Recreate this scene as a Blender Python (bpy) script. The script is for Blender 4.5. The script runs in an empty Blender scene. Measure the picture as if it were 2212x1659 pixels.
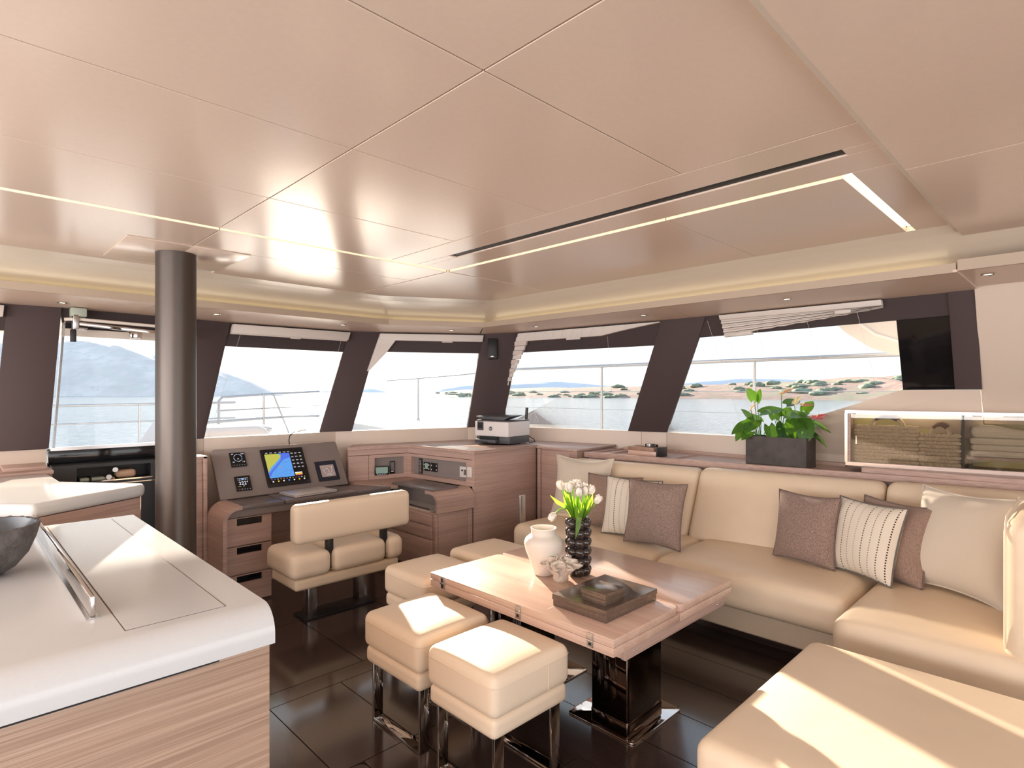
import bpy, bmesh, math, random
from mathutils import Vector, Matrix
random.seed(7)
sc = bpy.context.scene
col = sc.collection
PI = math.pi

# ---------------------------------------------------------------- camera
cam_d = bpy.data.cameras.new('camera'); cam = bpy.data.objects.new('camera', cam_d); col.objects.link(cam)
cam_d.sensor_width = 36.0; cam_d.lens = 36.0 * 1245.0 / 2212.0
cam_d.shift_y = 16.5 / 2212.0; cam_d.clip_start = 0.05; cam_d.clip_end = 6000
cam.location = (0, 0, 1.4); cam.rotation_euler = (PI / 2, 0, -math.radians(44.56))
sc.camera = cam

# ---------------------------------------------------------------- view, world, sun
vs = sc.view_settings
vs.view_transform = 'Standard'; vs.look = 'None'; vs.gamma = 1.0; vs.use_curve_mapping = False
vs.exposure = 0.80
SUN_EL = math.radians(12.4)
SUN_AZ = Vector((0.466, 1.0, 0)).normalized()
SUN = Vector((SUN_AZ.x * math.cos(SUN_EL), SUN_AZ.y * math.cos(SUN_EL), math.sin(SUN_EL)))
world = bpy.data.worlds.new('sky'); sc.world = world; world.use_nodes = True
wn = world.node_tree; wn.nodes.clear()
def wnode(t, **k):
    n = wn.nodes.new(t)
    for a, b in k.items(): setattr(n, a, b)
    return n
wo = wnode('ShaderNodeOutputWorld'); wb = wnode('ShaderNodeBackground')
tc = wnode('ShaderNodeTexCoord'); sep = wnode('ShaderNodeSeparateXYZ')
wn.links.new(tc.outputs['Generated'], sep.inputs[0])
ramp = wnode('ShaderNodeValToRGB'); cr = ramp.color_ramp
cr.elements[0].position = 0.0; cr.elements[0].color = (1.0, 0.965, 0.94, 1)
cr.elements[1].position = 1.0; cr.elements[1].color = (0.56, 0.74, 1.0, 1)
e = cr.elements.new(0.10); e.color = (0.90, 0.945, 1.0, 1)
e = cr.elements.new(0.30); e.color = (0.76, 0.88, 1.0, 1)
wn.links.new(sep.outputs['Z'], ramp.inputs[0])
dot = wnode('ShaderNodeVectorMath', operation='DOT_PRODUCT')
nrm = wnode('ShaderNodeVectorMath', operation='NORMALIZE')
wn.links.new(tc.outputs['Generated'], nrm.inputs[0]); wn.links.new(nrm.outputs[0], dot.inputs[0]); dot.inputs[1].default_value = SUN
mx = wnode('ShaderNodeMath', operation='MAXIMUM'); mx.inputs[1].default_value = 0.0
wn.links.new(dot.outputs['Value'], mx.inputs[0])
pw = wnode('ShaderNodeMath', operation='POWER'); pw.inputs[1].default_value = 9.0
wn.links.new(mx.outputs[0], pw.inputs[0])
glow = wnode('ShaderNodeMix', data_type='RGBA', blend_type='ADD'); glow.inputs[0].default_value = 1.0
gcol = wnode('ShaderNodeMix', data_type='RGBA', blend_type='MIX')
gcol.inputs[6].default_value = (0, 0, 0, 1); gcol.inputs[7].default_value = (0.50, 0.40, 0.28, 1)
wn.links.new(pw.outputs[0], gcol.inputs[0])
wn.links.new(ramp.outputs[0], glow.inputs[6]); wn.links.new(gcol.outputs[2], glow.inputs[7])
wn.links.new(glow.outputs[2], wb.inputs['Color']); wb.inputs['Strength'].default_value = 0.78
wn.links.new(wb.outputs[0], wo.inputs[0])
sl = bpy.data.lights.new('sun', 'SUN'); sl.energy = 14.0; sl.angle = math.radians(0.6); sl.color = (1.0, 0.84, 0.67)
so = bpy.data.objects.new('sun', sl); col.objects.link(so)
so.rotation_euler = (-SUN).to_track_quat('-Z', 'Y').to_euler(); so.location = (4, 9, 4)

# fill lamps added at the aft doors and port windows to brighten the interior
def area(name, loc, rot, sx, sy, power, color):
    l = bpy.data.lights.new(name, 'AREA'); l.shape = 'RECTANGLE'; l.size = sx; l.size_y = sy; l.energy = power; l.color = color
    o = bpy.data.objects.new(name, l); col.objects.link(o); o.location = loc; o.rotation_euler = rot; return o
area('aft_door_fill', (0.6, -3.12, 1.05), (PI / 2, 0, 0), 5.0, 1.9, 36, (1.0, 0.97, 0.98))
area('port_window_fill', (-2.62, 0.8, 1.40), (0, -PI / 2, 0), 0.86, 7.0, 108, (1.0, 0.96, 0.96))

# ---------------------------------------------------------------- materials
MATS = {}
def nt(name):
    m = bpy.data.materials.new(name); m.use_nodes = True; MATS[name] = m
    t = m.node_tree; return m, t, t.nodes['Principled BSDF']
def lnk(t, a, b): t.links.new(a, b)
def pos_map(t, scale=(1, 1, 1), rot=(0, 0, 0), src='pos'):
    mp = t.nodes.new('ShaderNodeMapping'); mp.inputs['Scale'].default_value = scale; mp.inputs['Rotation'].default_value = rot
    if src == 'pos':
        g = t.nodes.new('ShaderNodeNewGeometry'); lnk(t, g.outputs['Position'], mp.inputs[0])
    else:
        g = t.nodes.new('ShaderNodeTexCoord'); lnk(t, g.outputs[src], mp.inputs[0])
    return mp
def noise(t, mp, scale, detail=4, rough=0.55):
    n = t.nodes.new('ShaderNodeTexNoise'); n.inputs['Scale'].default_value = scale
    n.inputs['Detail'].default_value = detail; n.inputs['Roughness'].default_value = rough
    if mp: lnk(t, mp.outputs[0], n.inputs[0])
    return n
def ramp2(t, fac, c0, c1, p0=0.3, p1=0.7):
    r = t.nodes.new('ShaderNodeValToRGB'); r.color_ramp.elements[0].position = p0; r.color_ramp.elements[1].position = p1
    r.color_ramp.elements[0].color = (*c0, 1); r.color_ramp.elements[1].color = (*c1, 1)
    lnk(t, fac, r.inputs[0]); return r
def bump(t, b, h, strength=0.2, dist=0.002):
    n = t.nodes.new('ShaderNodeBump'); n.inputs['Strength'].default_value = strength; n.inputs['Distance'].default_value = dist
    lnk(t, h, n.inputs['Height']); lnk(t, n.outputs[0], b.inputs['Normal']); return n
def mul(c, k): return tuple(min(1, v * k) for v in c)
def plain(name, c, rough=0.5, metal=0.0, spec=0.5, var=0.0, nscale=30, bmp=0.0, bdist=0.001, coat=0.0, emit=None, es=1.0, src='pos'):
    m, t, b = nt(name)
    b.inputs['Base Color'].default_value = (*c, 1); b.inputs['Roughness'].default_value = rough
    b.inputs['Metallic'].default_value = metal; b.inputs['Specular IOR Level'].default_value = spec
    if coat: b.inputs['Coat Weight'].default_value = coat; b.inputs['Coat Roughness'].default_value = 0.08
    if var or bmp:
        n = noise(t, pos_map(t, src=src), nscale)
        if var:
            r = ramp2(t, n.outputs['Fac'], mul(c, 1 - var), mul(c, 1 + var)); lnk(t, r.outputs[0], b.inputs['Base Color'])
        if bmp: bump(t, b, n.outputs['Fac'], bmp, bdist)
    if emit: b.inputs['Emission Color'].default_value = (*emit, 1); b.inputs['Emission Strength'].default_value = es
    return m
def wood(name, c0, c1, axis='x', rough=0.45, fine=90, bmp=0.12, coat=0.0):
    m, t, b = nt(name)
    sc_ = {'x': (2.0, fine * 1.6, fine * 1.6), 'y': (fine * 1.6, 2.0, fine * 1.6), 'z': (fine * 1.6, fine * 1.6, 2.0), 'h': (2.5, 2.5, fine * 2.2)}[axis]
    mp = pos_map(t, sc_)
    n = noise(t, mp, 1.0, 5, 0.65)
    r = ramp2(t, n.outputs['Fac'], c0, c1, 0.32, 0.68)
    n2 = noise(t, pos_map(t, tuple(s * 0.09 for s in sc_)), 1.0, 2)
    mixn = t.nodes.new('ShaderNodeMix'); mixn.data_type = 'RGBA'; mixn.blend_type = 'OVERLAY'; mixn.inputs[0].default_value = 0.25
    lnk(t, r.outputs[0], mixn.inputs[6]); lnk(t, n2.outputs['Fac'], mixn.inputs[7])
    lnk(t, mixn.outputs[2], b.inputs['Base Color'])
    b.inputs['Roughness'].default_value = rough
    if coat: b.inputs['Coat Weight'].default_value = coat; b.inputs['Coat Roughness'].default_value = 0.12
    bump(t, b, n.outputs['Fac'], bmp, 0.0006)
    return m
def glassy(name, tint=(1, 1, 1), refl=0.05, rough=0.0, through=1.0, transl=None):
    m = bpy.data.materials.new(name); m.use_nodes = True; MATS[name] = m
    t = m.node_tree; t.nodes.clear()
    o = t.nodes.new('ShaderNodeOutputMaterial'); tr = t.nodes.new('ShaderNodeBsdfTransparent'); gl = t.nodes.new('ShaderNodeBsdfGlossy')
    tr.inputs[0].default_value = (*tint, 1); gl.inputs['Roughness'].default_value = rough
    lw = t.nodes.new('ShaderNodeFresnel'); lw.inputs[0].default_value = 1.45
    ml = t.nodes.new('ShaderNodeMath'); ml.operation = 'MULTIPLY'; ml.inputs[1].default_value = refl / 0.04
    ml.use_clamp = True
    mix = t.nodes.new('ShaderNodeMixShader'); lnk(t, lw.outputs[0], ml.inputs[0]); lnk(t, ml.outputs[0], mix.inputs[0])
    lnk(t, tr.outputs[0], mix.inputs[1]); lnk(t, gl.outputs[0], mix.inputs[2]); lnk(t, mix.outputs[0], o.inputs[0])
    return m

W0, W1 = (0.41, 0.27, 0.22), (0.575, 0.405, 0.345)
wood('oak_h', W0, W1, 'h'); wood('oak_x', W0, W1, 'x'); wood('oak_y', W0, W1, 'y')
wood('oak_table', (0.55, 0.37, 0.29), (0.70, 0.50, 0.40), 'y', 0.28, bmp=0.03, coat=0.25)
wood('oak_island', (0.33, 0.21, 0.145), (0.60, 0.425, 0.32), 'x', 0.5, fine=130, bmp=0.3)
wood('floor_wood', (0.030, 0.019, 0.016), (0.070, 0.045, 0.039), 'y', 0.17, fine=140, bmp=0.10, coat=0.8)
plain('floor_gap', (0.01, 0.006, 0.005), 0.7)
plain('ceiling_panel', (0.81, 0.665, 0.56), 0.19, spec=0.45, var=0.015, nscale=60)
plain('cove', (0.80, 0.73, 0.62), 0.22, spec=0.5)
plain('soffit', (0.74, 0.58, 0.48), 0.34, spec=0.5)
plain('lip', (0.50, 0.40, 0.31), 0.5)
plain('gap', (0.16, 0.10, 0.07), 0.8)
plain('black', (0.006, 0.006, 0.007), 0.5)
plain('black_gloss', (0.008, 0.008, 0.010), 0.08)
plain('mullion', (0.075, 0.052, 0.053), 0.75, bmp=0.08, nscale=900, bdist=0.0005)
plain('header', (0.062, 0.045, 0.046), 0.75)
plain('white_panel', (0.77, 0.655, 0.56), 0.45)
plain('white_lacquer', (0.82, 0.76, 0.69), 0.28)
plain('worktop', (0.67, 0.685, 0.695), 0.16, spec=0.5, var=0.012, nscale=140)
plain('leather', (0.83, 0.675, 0.505), 0.42, spec=0.4, var=0.02, nscale=9, bmp=0.35, bdist=0.004)
plain('leather_white', (0.85, 0.70, 0.54), 0.45, spec=0.35, bmp=0.35, nscale=260, bdist=0.0006)
plain('chrome', (0.62, 0.585, 0.56), 0.06, 1.0)
plain('steel', (0.55, 0.54, 0.54), 0.25, 1.0)
plain('rose_steel', (0.50, 0.40, 0.35), 0.22, 1.0)
plain('column', (0.105, 0.088, 0.078), 0.38, 0.7, bmp=0.05, nscale=600, bdist=0.0004)
plain('dark_plastic', (0.018, 0.018, 0.020), 0.35)
plain('grey_vinyl', (0.27, 0.228, 0.215), 0.6, bmp=0.06, nscale=700, bdist=0.0004)
plain('grey_lid', (0.18, 0.152, 0.148), 0.3)
plain('white_plastic', (0.78, 0.76, 0.73), 0.35)
glassy('glass', (0.97, 0.98, 0.98), 0.03)
glassy('smoke_glass', (0.86, 0.83, 0.78), 0.06)

# ---------------------------------------------------------------- mesh helpers
class MB:
    def __init__(s): s.v = []; s.f = []; s.uv = None
    def add(s, vs, fs):
        o = len(s.v); s.v += [tuple(v) for v in vs]; s.f += [tuple(i + o for i in f) for f in fs]; return s
    def box(s, x0, x1, y0, y1, z0, z1):
        return s.add([(x0, y0, z0), (x1, y0, z0), (x1, y1, z0), (x0, y1, z0), (x0, y0, z1), (x1, y0, z1), (x1, y1, z1), (x0, y1, z1)],
                     [(0, 3, 2, 1), (4, 5, 6, 7), (0, 1, 5, 4), (1, 2, 6, 5), (2, 3, 7, 6), (3, 0, 4, 7)])
    def hexa(s, b, t):
        return s.add(list(b) + list(t), [(0, 3, 2, 1), (4, 5, 6, 7), (0, 1, 5, 4), (1, 2, 6, 5), (2, 3, 7, 6), (3, 0, 4, 7)])
    def prism(s, poly, z0, z1):
        n = len(poly); vs = [(p[0], p[1], z0) for p in poly] + [(p[0], p[1], z1) for p in poly]
        return s.add(vs, [tuple(range(n - 1, -1, -1)), tuple(range(n, 2 * n))] + [(i, (i + 1) % n, n + (i + 1) % n, n + i) for i in range(n)])
    def extr(s, poly3, d):                       # 3-D polygon extruded by vector d
        n = len(poly3); d = Vector(d); a = [Vector(p) for p in poly3]
        return s.add(a + [p + d for p in a], [tuple(range(n - 1, -1, -1)), tuple(range(n, 2 * n))] + [(i, (i + 1) % n, n + (i + 1) % n, n + i) for i in range(n)])
    def tube(s, pts, r, n=8, cap=True, closed=False):
        pts = [Vector(p) for p in pts]; m = len(pts); rs = r if isinstance(r, (list, tuple)) else [r] * m
        rings = []; up = None
        for i, p in enumerate(pts):
            if closed: d = pts[(i + 1) % m] - pts[i - 1]
            else: d = pts[min(i + 1, m - 1)] - pts[max(i - 1, 0)]
            d = d.normalized() if d.length > 1e-9 else Vector((0, 0, 1))
            if up is None: up = Vector((0, 0, 1)) if abs(d.z) < 0.9 else Vector((1, 0, 0))
            a = d.cross(up).normalized(); up = a.cross(d).normalized(); b = up
            rings.append([p + (a * math.cos(2 * PI * k / n) + b * math.sin(2 * PI * k / n)) * rs[i] for k in range(n)])
        o = len(s.v); s.v += [tuple(q) for R in rings for q in R]
        for i in range(m if closed else m - 1):
            j = (i + 1) % m
            for k in range(n): s.f.append((o + i * n + k, o + i * n + (k + 1) % n, o + j * n + (k + 1) % n, o + j * n + k))
        if cap and not closed:
            s.f.append(tuple(o + k for k in range(n - 1, -1, -1))); s.f.append(tuple(o + (m - 1) * n + k for k in range(n)))
        return s
    def lathe(s, prof, c=(0, 0, 0), n=32):
        o = len(s.v)
        for r, z in prof:
            for k in range(n): s.v.append((c[0] + r * math.cos(2 * PI * k / n), c[1] + r * math.sin(2 * PI * k / n), c[2] + z))
        for i in range(len(prof) - 1):
            for k in range(n): s.f.append((o + i * n + k, o + i * n + (k + 1) % n, o + (i + 1) * n + (k + 1) % n, o + (i + 1) * n + k))
        s.f.append(tuple(o + k for k in range(n - 1, -1, -1)))
        q = o + (len(prof) - 1) * n; s.f.append(tuple(q + k for k in range(n)))
        return s
    def ball(s, c, r, nu=12, nv=8, sq=(1, 1, 1)):
        o = len(s.v)
        for j in range(1, nv):
            th = PI * j / nv
            for k in range(nu):
                ph = 2 * PI * k / nu
                s.v.append((c[0] + r * sq[0] * math.sin(th) * math.cos(ph), c[1] + r * sq[1] * math.sin(th) * math.sin(ph), c[2] + r * sq[2] * math.cos(th)))
        a = len(s.v); s.v.append((c[0], c[1], c[2] + r * sq[2])); s.v.append((c[0], c[1], c[2] - r * sq[2]))
        for j in range(nv - 2):
            for k in range(nu): s.f.append((o + j * nu + k, o + (j + 1) * nu + k, o + (j + 1) * nu + (k + 1) % nu, o + j * nu + (k + 1) % nu))
        for k in range(nu):
            s.f.append((a, o + k, o + (k + 1) % nu)); s.f.append((a + 1, o + (nv - 2) * nu + (k + 1) % nu, o + (nv - 2) * nu + k))
        return s
    def rbox(s, x0, x1, y0, y1, z0, z1, r, seg=4, puff=0.0, mid=5, fn=None):
        """box with rounded edges; puff swells the top"""
        hx, hy, hz = (x1 - x0) / 2, (y1 - y0) / 2, (z1 - z0) / 2; r = min(r, hx * 0.98, hy * 0.98, hz * 0.98)
        c = Vector(((x0 + x1) / 2, (y0 + y1) / 2, (z0 + z1) / 2))
        def ax(h):
            a = [-h + r * (1 - math.cos(PI / 2 * i / seg)) for i in range(seg + 1)]
            inner = [(-h + r) + (2 * (h - r)) * i / mid for i in range(1, mid)]
            return a + inner + [-q for q in reversed(a)]
        A = [ax(hx), ax(hy), ax(hz)]; idx = {}; hs = (hx, hy, hz)
        def vid(p):
            k = tuple(round(q, 6) for q in p)
            if k not in idx:
                v = Vector(p); inn = Vector([max(-(h - r), min(h - r, q)) for q, h in zip(p, hs)])
                d = v - inn
                if d.length > 1e-9:
                    dd = Vector([q / r for q in d]); mxd = max(abs(q) for q in dd)
                    v = inn + d.normalized() * r * min(1, 1.0) if mxd > 0.999 else inn + d
                if puff: v.z += puff * (max(0, 1 - (p[0] / hx) ** 2) * max(0, 1 - (p[1] / hy) ** 2)) ** 0.6 * (0.5 + 0.5 * p[2] / hz)
                v = v + c
                if fn: v = Vector(fn(v))
                idx[k] = len(s.v); s.v.append(tuple(v))
            return idx[k]
        for axi in range(3):
            u, w = (axi + 1) % 3, (axi + 2) % 3
            for sg in (-1, 1):
                for i in range(len(A[u]) - 1):
                    for j in range(len(A[w]) - 1):
                        q = []
                        for du, dw in ((0, 0), (1, 0), (1, 1), (0, 1)):
                            p = [0, 0, 0]; p[axi] = sg * hs[axi]; p[u] = A[u][i + du]; p[w] = A[w][j + dw]; q.append(vid(p))
                        s.f.append(tuple(q if sg > 0 else reversed(q)))
        return s
    def xf(s, M):
        s.v = [tuple(M @ Vector(v)) for v in s.v]; return s
    def map(s, fn): s.v = [tuple(fn(*v)) for v in s.v]; return s
    def build(s, name, mat, parent=None, smooth=False, bevel=0.0, seg=2, origin=None):
        me = bpy.data.meshes.new(name)
        L = Vector(origin) if origin is not None else (Vector(parent_loc(parent)) if parent else Vector((0, 0, 0)))
        me.from_pydata([tuple(Vector(v) - L) for v in s.v], [], s.f)
        if bevel:
            bm = bmesh.new(); bm.from_mesh(me)
            bmesh.ops.recalc_face_normals(bm, faces=bm.faces)
            es = [e for e in bm.edges if len(e.link_faces) == 2 and e.calc_face_angle(0) > 0.5]
            bmesh.ops.bevel(bm, geom=es, offset=bevel, segments=seg, affect='EDGES', profile=0.5)
            bm.to_mesh(me); bm.free()
        else:
            bm = bmesh.new(); bm.from_mesh(me); bmesh.ops.recalc_face_normals(bm, faces=bm.faces); bm.to_mesh(me); bm.free()
        me.materials.append(MATS[mat])
        if smooth or bevel:
            me.polygons.foreach_set('use_smooth', [True] * len(me.polygons))
            try: me.set_sharp_from_angle(angle=math.radians(50 if smooth else 35))
            except Exception: pass
        o = bpy.data.objects.new(name, me); col.objects.link(o)
        if parent: o.parent = parent; o.location = Vector(L) - Vector(parent_loc(parent))
        else: o.location = L
        return o
def parent_loc(p):
    l = Vector((0, 0, 0))
    while p is not None: l = l + p.location; p = p.parent
    return l
def tag(o, label=None, cat=None, group=None, kind=None):
    if label: o['label'] = label
    if cat: o['category'] = cat
    if group: o['group'] = group
    if kind: o['kind'] = kind
    return o
def T(name, label, cat, loc=(0, 0, 0), group=None):
    o = bpy.data.objects.new(name, None); o.empty_display_size = 0.05; col.objects.link(o); o.location = loc
    return tag(o, label, cat, group)
def struct(name, mb, mat, **k):
    o = mb.build(name, mat, **k)
    if not o.parent: o['kind'] = 'structure'
    return o
def senv(name, loc=(0, 0, 0)):
    o = bpy.data.objects.new(name, None); col.objects.link(o); o.location = loc; o['kind'] = 'structure'; return o
def copy_tree(o, parent=None, loc=None):
    c = o.copy(); col.objects.link(c); c.parent = parent
    if loc is not None: c.location = loc
    for ch in [q for q in bpy.data.objects if q.parent == o]: copy_tree(ch, c)
    return c
def text_part(name, s, mat, M, size, parent, ext=0.0003):
    cu = bpy.data.curves.new(name, 'FONT'); cu.body = s; cu.size = size; cu.align_x = 'CENTER'; cu.align_y = 'CENTER'; cu.extrude = ext
    to = bpy.data.objects.new('tmp', cu); col.objects.link(to)
    me = bpy.data.meshes.new_from_object(to.evaluated_get(bpy.context.evaluated_depsgraph_get())); bpy.data.objects.remove(to); bpy.data.curves.remove(cu)
    me.transform(M); L = Vector(parent_loc(parent)); me.transform(Matrix.Translation(-L)); me.materials.clear(); me.materials.append(MATS[mat]); me.name = name
    o = bpy.data.objects.new(name, me); col.objects.link(o); o.parent = parent; return o
def frame_m(o, ex, ey):                    # matrix with origin o, local x = ex, local y = ey
    ex = Vector(ex).normalized(); ey = Vector(ey); ez = ex.cross(ey).normalized(); ey = ez.cross(ex)
    M = Matrix.Identity(4)
    for i in range(3): M[i][0] = ex[i]; M[i][1] = ey[i]; M[i][2] = ez[i]; M[i][3] = o[i]
    return M
def lerp(a, b, t): return Vector(a) * (1 - t) + Vector(b) * t
# ---------------------------------------------------------------- outline of the saloon
ZT, ZS = 1.945, 1.05
TP = [(-2.6, 4.75), (0.278, 4.765), (0.541, 4.715), (1.344, 4.78), (1.608, 4.807), (2.614, 4.752), (2.851, 4.631), (3.642, 4.094), (3.777, 3.720), (3.909, 2.335), (3.919, 1.983), (3.931, 0.866), (3.865, 0.561), (3.849, 0.462)]
BP = [(-2.6, 4.66), (0.20, 4.66), (0.470, 4.66), (1.310, 4.69), (1.383, 4.693), (2.322, 4.743), (2.582, 4.652), (3.660, 4.338), (4.007, 4.208), (4.333, 2.928), (4.421, 2.596), (5.24, 0.835)]
B = [Vector((x, y, ZS)) for x, y in BP]; TT = [Vector((x, y, ZT)) for x, y in TP]

# ---------------------------------------------------------------- floor
floor = struct('floor', MB().box(-2.7, 4.6, -3.2, 4.9, -0.12, -0.006), 'floor_gap')
def fpanel(x0, x1, y0, y1, r=0.0):
    g = 0.0022
    if r:
        poly = []
        for cx, cy, a0 in ((x1 - g - r, y1 - g - r, 0), (x0 + g + r, y1 - g - r, 90), (x0 + g + r, y0 + g + r, 180), (x1 - g - r, y0 + g + r, 270)):
            for k in range(5):
                a = math.radians(a0 + 22.5 * k); poly.append((cx + r * math.cos(a), cy + r * math.sin(a)))
        MB().prism(poly, -0.006, 0.0).build('floor_panel', 'floor_wood', floor)
    else:
        MB().box(x0 + g, x1 - g, y0 + g, y1 - g, -0.006, 0.0).build('floor_panel', 'floor_wood', floor)
# saloon boards run fore and aft
xs = [-2.6, -2.1, -1.6, -1.1, -0.6, -0.1, 0.42]
for a, b in zip(xs[:-1], xs[1:]): fpanel(a, b, -3.1, 4.7)
fpanel(0.42, 1.02, 1.95, 2.56); fpanel(1.02, 1.36, 1.95, 2.56); fpanel(1.36, 1.72, 1.95, 2.56)
fpanel(0.42, 1.13, 1.40, 1.95, 0.035); fpanel(1.13, 1.36, 1.40, 1.95); fpanel(1.36, 1.72, 1.40, 1.95)
fpanel(0.42, 0.93, 0.60, 1.40); fpanel(0.93, 1.72, 1.32, 1.40); fpanel(0.93, 1.30, 0.72, 1.32, 0.05); fpanel(1.30, 1.72, 0.6, 1.32); fpanel(0.93, 1.30, 0.6, 0.72)
fpanel(0.42, 1.72, -3.1, 0.6)
fpanel(0.42, 1.72, 2.56, 2.68)
for a, b in ((0.42, 1.05), (1.05, 1.55), (1.55, 2.05), (2.05, 2.55)): fpanel(a, b, 2.68, 3.42)
fpanel(0.42, 2.55, 3.42, 4.7); fpanel(2.55, 3.5, 2.68, 4.4)
for i in range(7): fpanel(1.72 + 0.28 * i, 2.0 + 0.28 * i, -3.1, 2.68)

# ---------------------------------------------------------------- ceiling
ceiling = struct('ceiling', MB().prism([(-2.7, -3.2), (4.0, -3.2), (4.0, 4.2), (3.3, 4.75), (-2.7, 4.75)], 2.135, 2.17), 'gap')
def cpanel(poly, g=0.002, z=2.1, mat='ceiling_panel'):
    cx = sum(p[0] for p in poly) / len(poly); cy = sum(p[1] for p in poly) / len(poly)
    q = [(p[0] + (g if p[0] < cx else -g), p[1] + (g if p[1] < cy else -g)) for p in poly]
    MB().prism(q, z, z + 0.035).build('ceiling_panel', mat, ceiling, bevel=0.0012, seg=1)
def crect(x0, x1, y0, y1, **k): cpanel([(x0, y0), (x1, y0), (x1, y1), (x0, y1)], **k)
XL = [-2.6, -1.75, -0.9, -0.03, 0.838, 1.69]
YL = [0.43, 0.94, 1.51, 2.10, 2.635]
for i in range(5):
    for j in range(4): crect(XL[i], XL[i + 1], YL[j], YL[j + 1])
# strip with the air slot
crect(1.69, 1.852, 0.43, 2.635); crect(1.908, 2.072, 0.43, 2.635, g=0.0008); crect(1.852, 1.908, 0.43, 0.52, g=0.0004); crect(1.852, 1.908, 2.345, 2.635, g=0.0004)
slot = MB(); slot.box(1.852, 1.908, 0.52, 2.345, 2.106, 2.134); slot.build('vent_slot', 'black', ceiling)
crect(2.072, 3.02, 0.43, 0.555)
# aft panels sit one step lower
for a, b in ((-2.6, -1.2), (-1.2, 0.1), (0.1, 0.95), (0.95, 2.083), (2.083, 3.22), (3.22, 3.34)):
    for y0, y1 in ((-1.0, 0.413), (-3.1, -1.0)): crect(a, b, y0, y1, z=2.075)
MB().box(-2.6, 3.1, 0.415, 0.428, 2.085, 2.13).build('step_face', 'white_lacquer', ceiling)
# outer zone beyond the light line
for a, b in ((-2.6, -0.9), (-0.9, 0.85)): crect(a, b, 2.665, 3.67, mat='ceiling_panel')
crect(0.85, 2.09, 2.665, 3.04); crect(0.85, 1.12, 3.04, 3.06, g=0.0); crect(1.12, 2.09, 3.04, 3.67)
cpanel([(2.095, 2.665), (3.0, 2.665), (3.0, 3.27), (2.25, 3.67), (2.095, 3.67)])
crect(2.102, 3.0, 1.24, 2.655); crect(2.102, 3.0, 0.585, 1.24)
# light line in the ceiling groove
plain('led', (1, 0.9, 0.7), 0.5, emit=(1.0, 0.87, 0.64), es=1.7)
led = MB()
led.box(-2.6, 2.1, 2.637, 2.662, 2.116, 2.122); led.box(2.074, 2.098, 0.58, 2.637, 2.116, 2.122); led.box(2.074, 3.0, 0.558, 0.583, 2.122, 2.128)
led.build('led_strip', 'led', ceiling)
# plate round the column head
for p in (((0.58, 3.04), (0.85, 3.04), (0.85, 3.58), (0.58, 3.58)), ((0.85, 3.04), (1.12, 3.04), (1.12, 3.58), (0.85, 3.58))):
    MB().prism(p, 2.0955, 2.0999).build('column_plate', 'ceiling_panel', ceiling, bevel=0.002)

# cove: sloped band that is lit from behind the soffit lip
CE = [(-2.6, 3.67), (2.25, 3.67), (3.0, 3.27), (3.0, -3.1)]
CO = [(-2.6, 4.36), (2.74, 4.36), (3.52, 3.80), (3.56, -3.1)]
c = MB()
def cove_pt(a, b, t):
    p = lerp((*a, 2.1), (*b, 1.965), t); p.z = 2.1 - 0.135 * (t ** 1.25); return p
for i in range(3):
    n = 6
    for k in range(n):
        q = [cove_pt(CE[i], CO[i], k / n), cove_pt(CE[i + 1], CO[i + 1], k / n), cove_pt(CE[i + 1], CO[i + 1], (k + 1) / n), cove_pt(CE[i], CO[i], (k + 1) / n)]
        c.add(q + [v + Vector((0, 0, 0.02)) for v in q], [(0, 1, 2, 3), (7, 6, 5, 4), (0, 4, 5, 1), (1, 5, 6, 2), (2, 6, 7, 3), (3, 7, 4, 0)])
struct('trim_1', c, 'cove', smooth=True)
# soffit ring with its lip
LI = [(-2.6, 4.05), (2.58, 4.05), (3.255, 3.65), (3.285, 0.452)]
LO = [(-2.6, 4.75), TP[5], TP[7], (3.86, 0.462)]
def ring(a, b, z0, z1, i): return MB().prism([a[i], a[i + 1], b[i + 1], b[i]], z0, z1)
soff = senv('trim_2', (0, 4, ZT))
OUT = [[(-2.6, 4.058), (0.95, 4.058), (0.95, 4.86), (-2.6, 4.86)], [(0.954, 4.058), (2.58, 4.058), (2.36, 4.87), (0.954, 4.86)],
       [(2.584, 4.048), (3.252, 3.652), (3.68, 4.20), (2.93, 4.72), (2.66, 4.85), (2.364, 4.87)], [(3.256, 3.648), (3.275, 1.95), (4.0, 2.1), (3.99, 2.36), (3.86, 3.75), (3.69, 4.18)],
       [(3.275, 1.946), (3.285, 0.447), (4.0, 0.447), (4.0, 2.096)]]
for p in OUT: MB().prism(p, ZT, ZT + 0.012).build('soffit_panel', 'soffit', soff)
def offs(p, q, d):
    v = Vector((q[0] - p[0], q[1] - p[1])).normalized(); return Vector((-v.y, v.x)) * d
for i in range(3):
    a, b = LI[i], LI[i + 1]; o = offs(a, b, 0.018)
    aa, bb = (a[0] + o.x, a[1] + o.y), (b[0] + o.x, b[1] + o.y)
    MB().prism([a, b, bb, aa], ZT - 0.0005, ZT + 0.042).build('lip', 'lip', soff)
# aft soffit with wall beneath
MB().prism([(3.285, 0.446), (3.285, -3.1), (4.0, -3.1), (3.86, 0.446)], 1.955, 1.99).build('soffit_panel', 'soffit', soff)
MB().box(3.283, 3.30, -3.1, 0.446, 1.95, 2.0).build('lip', 'lip', soff)
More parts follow.
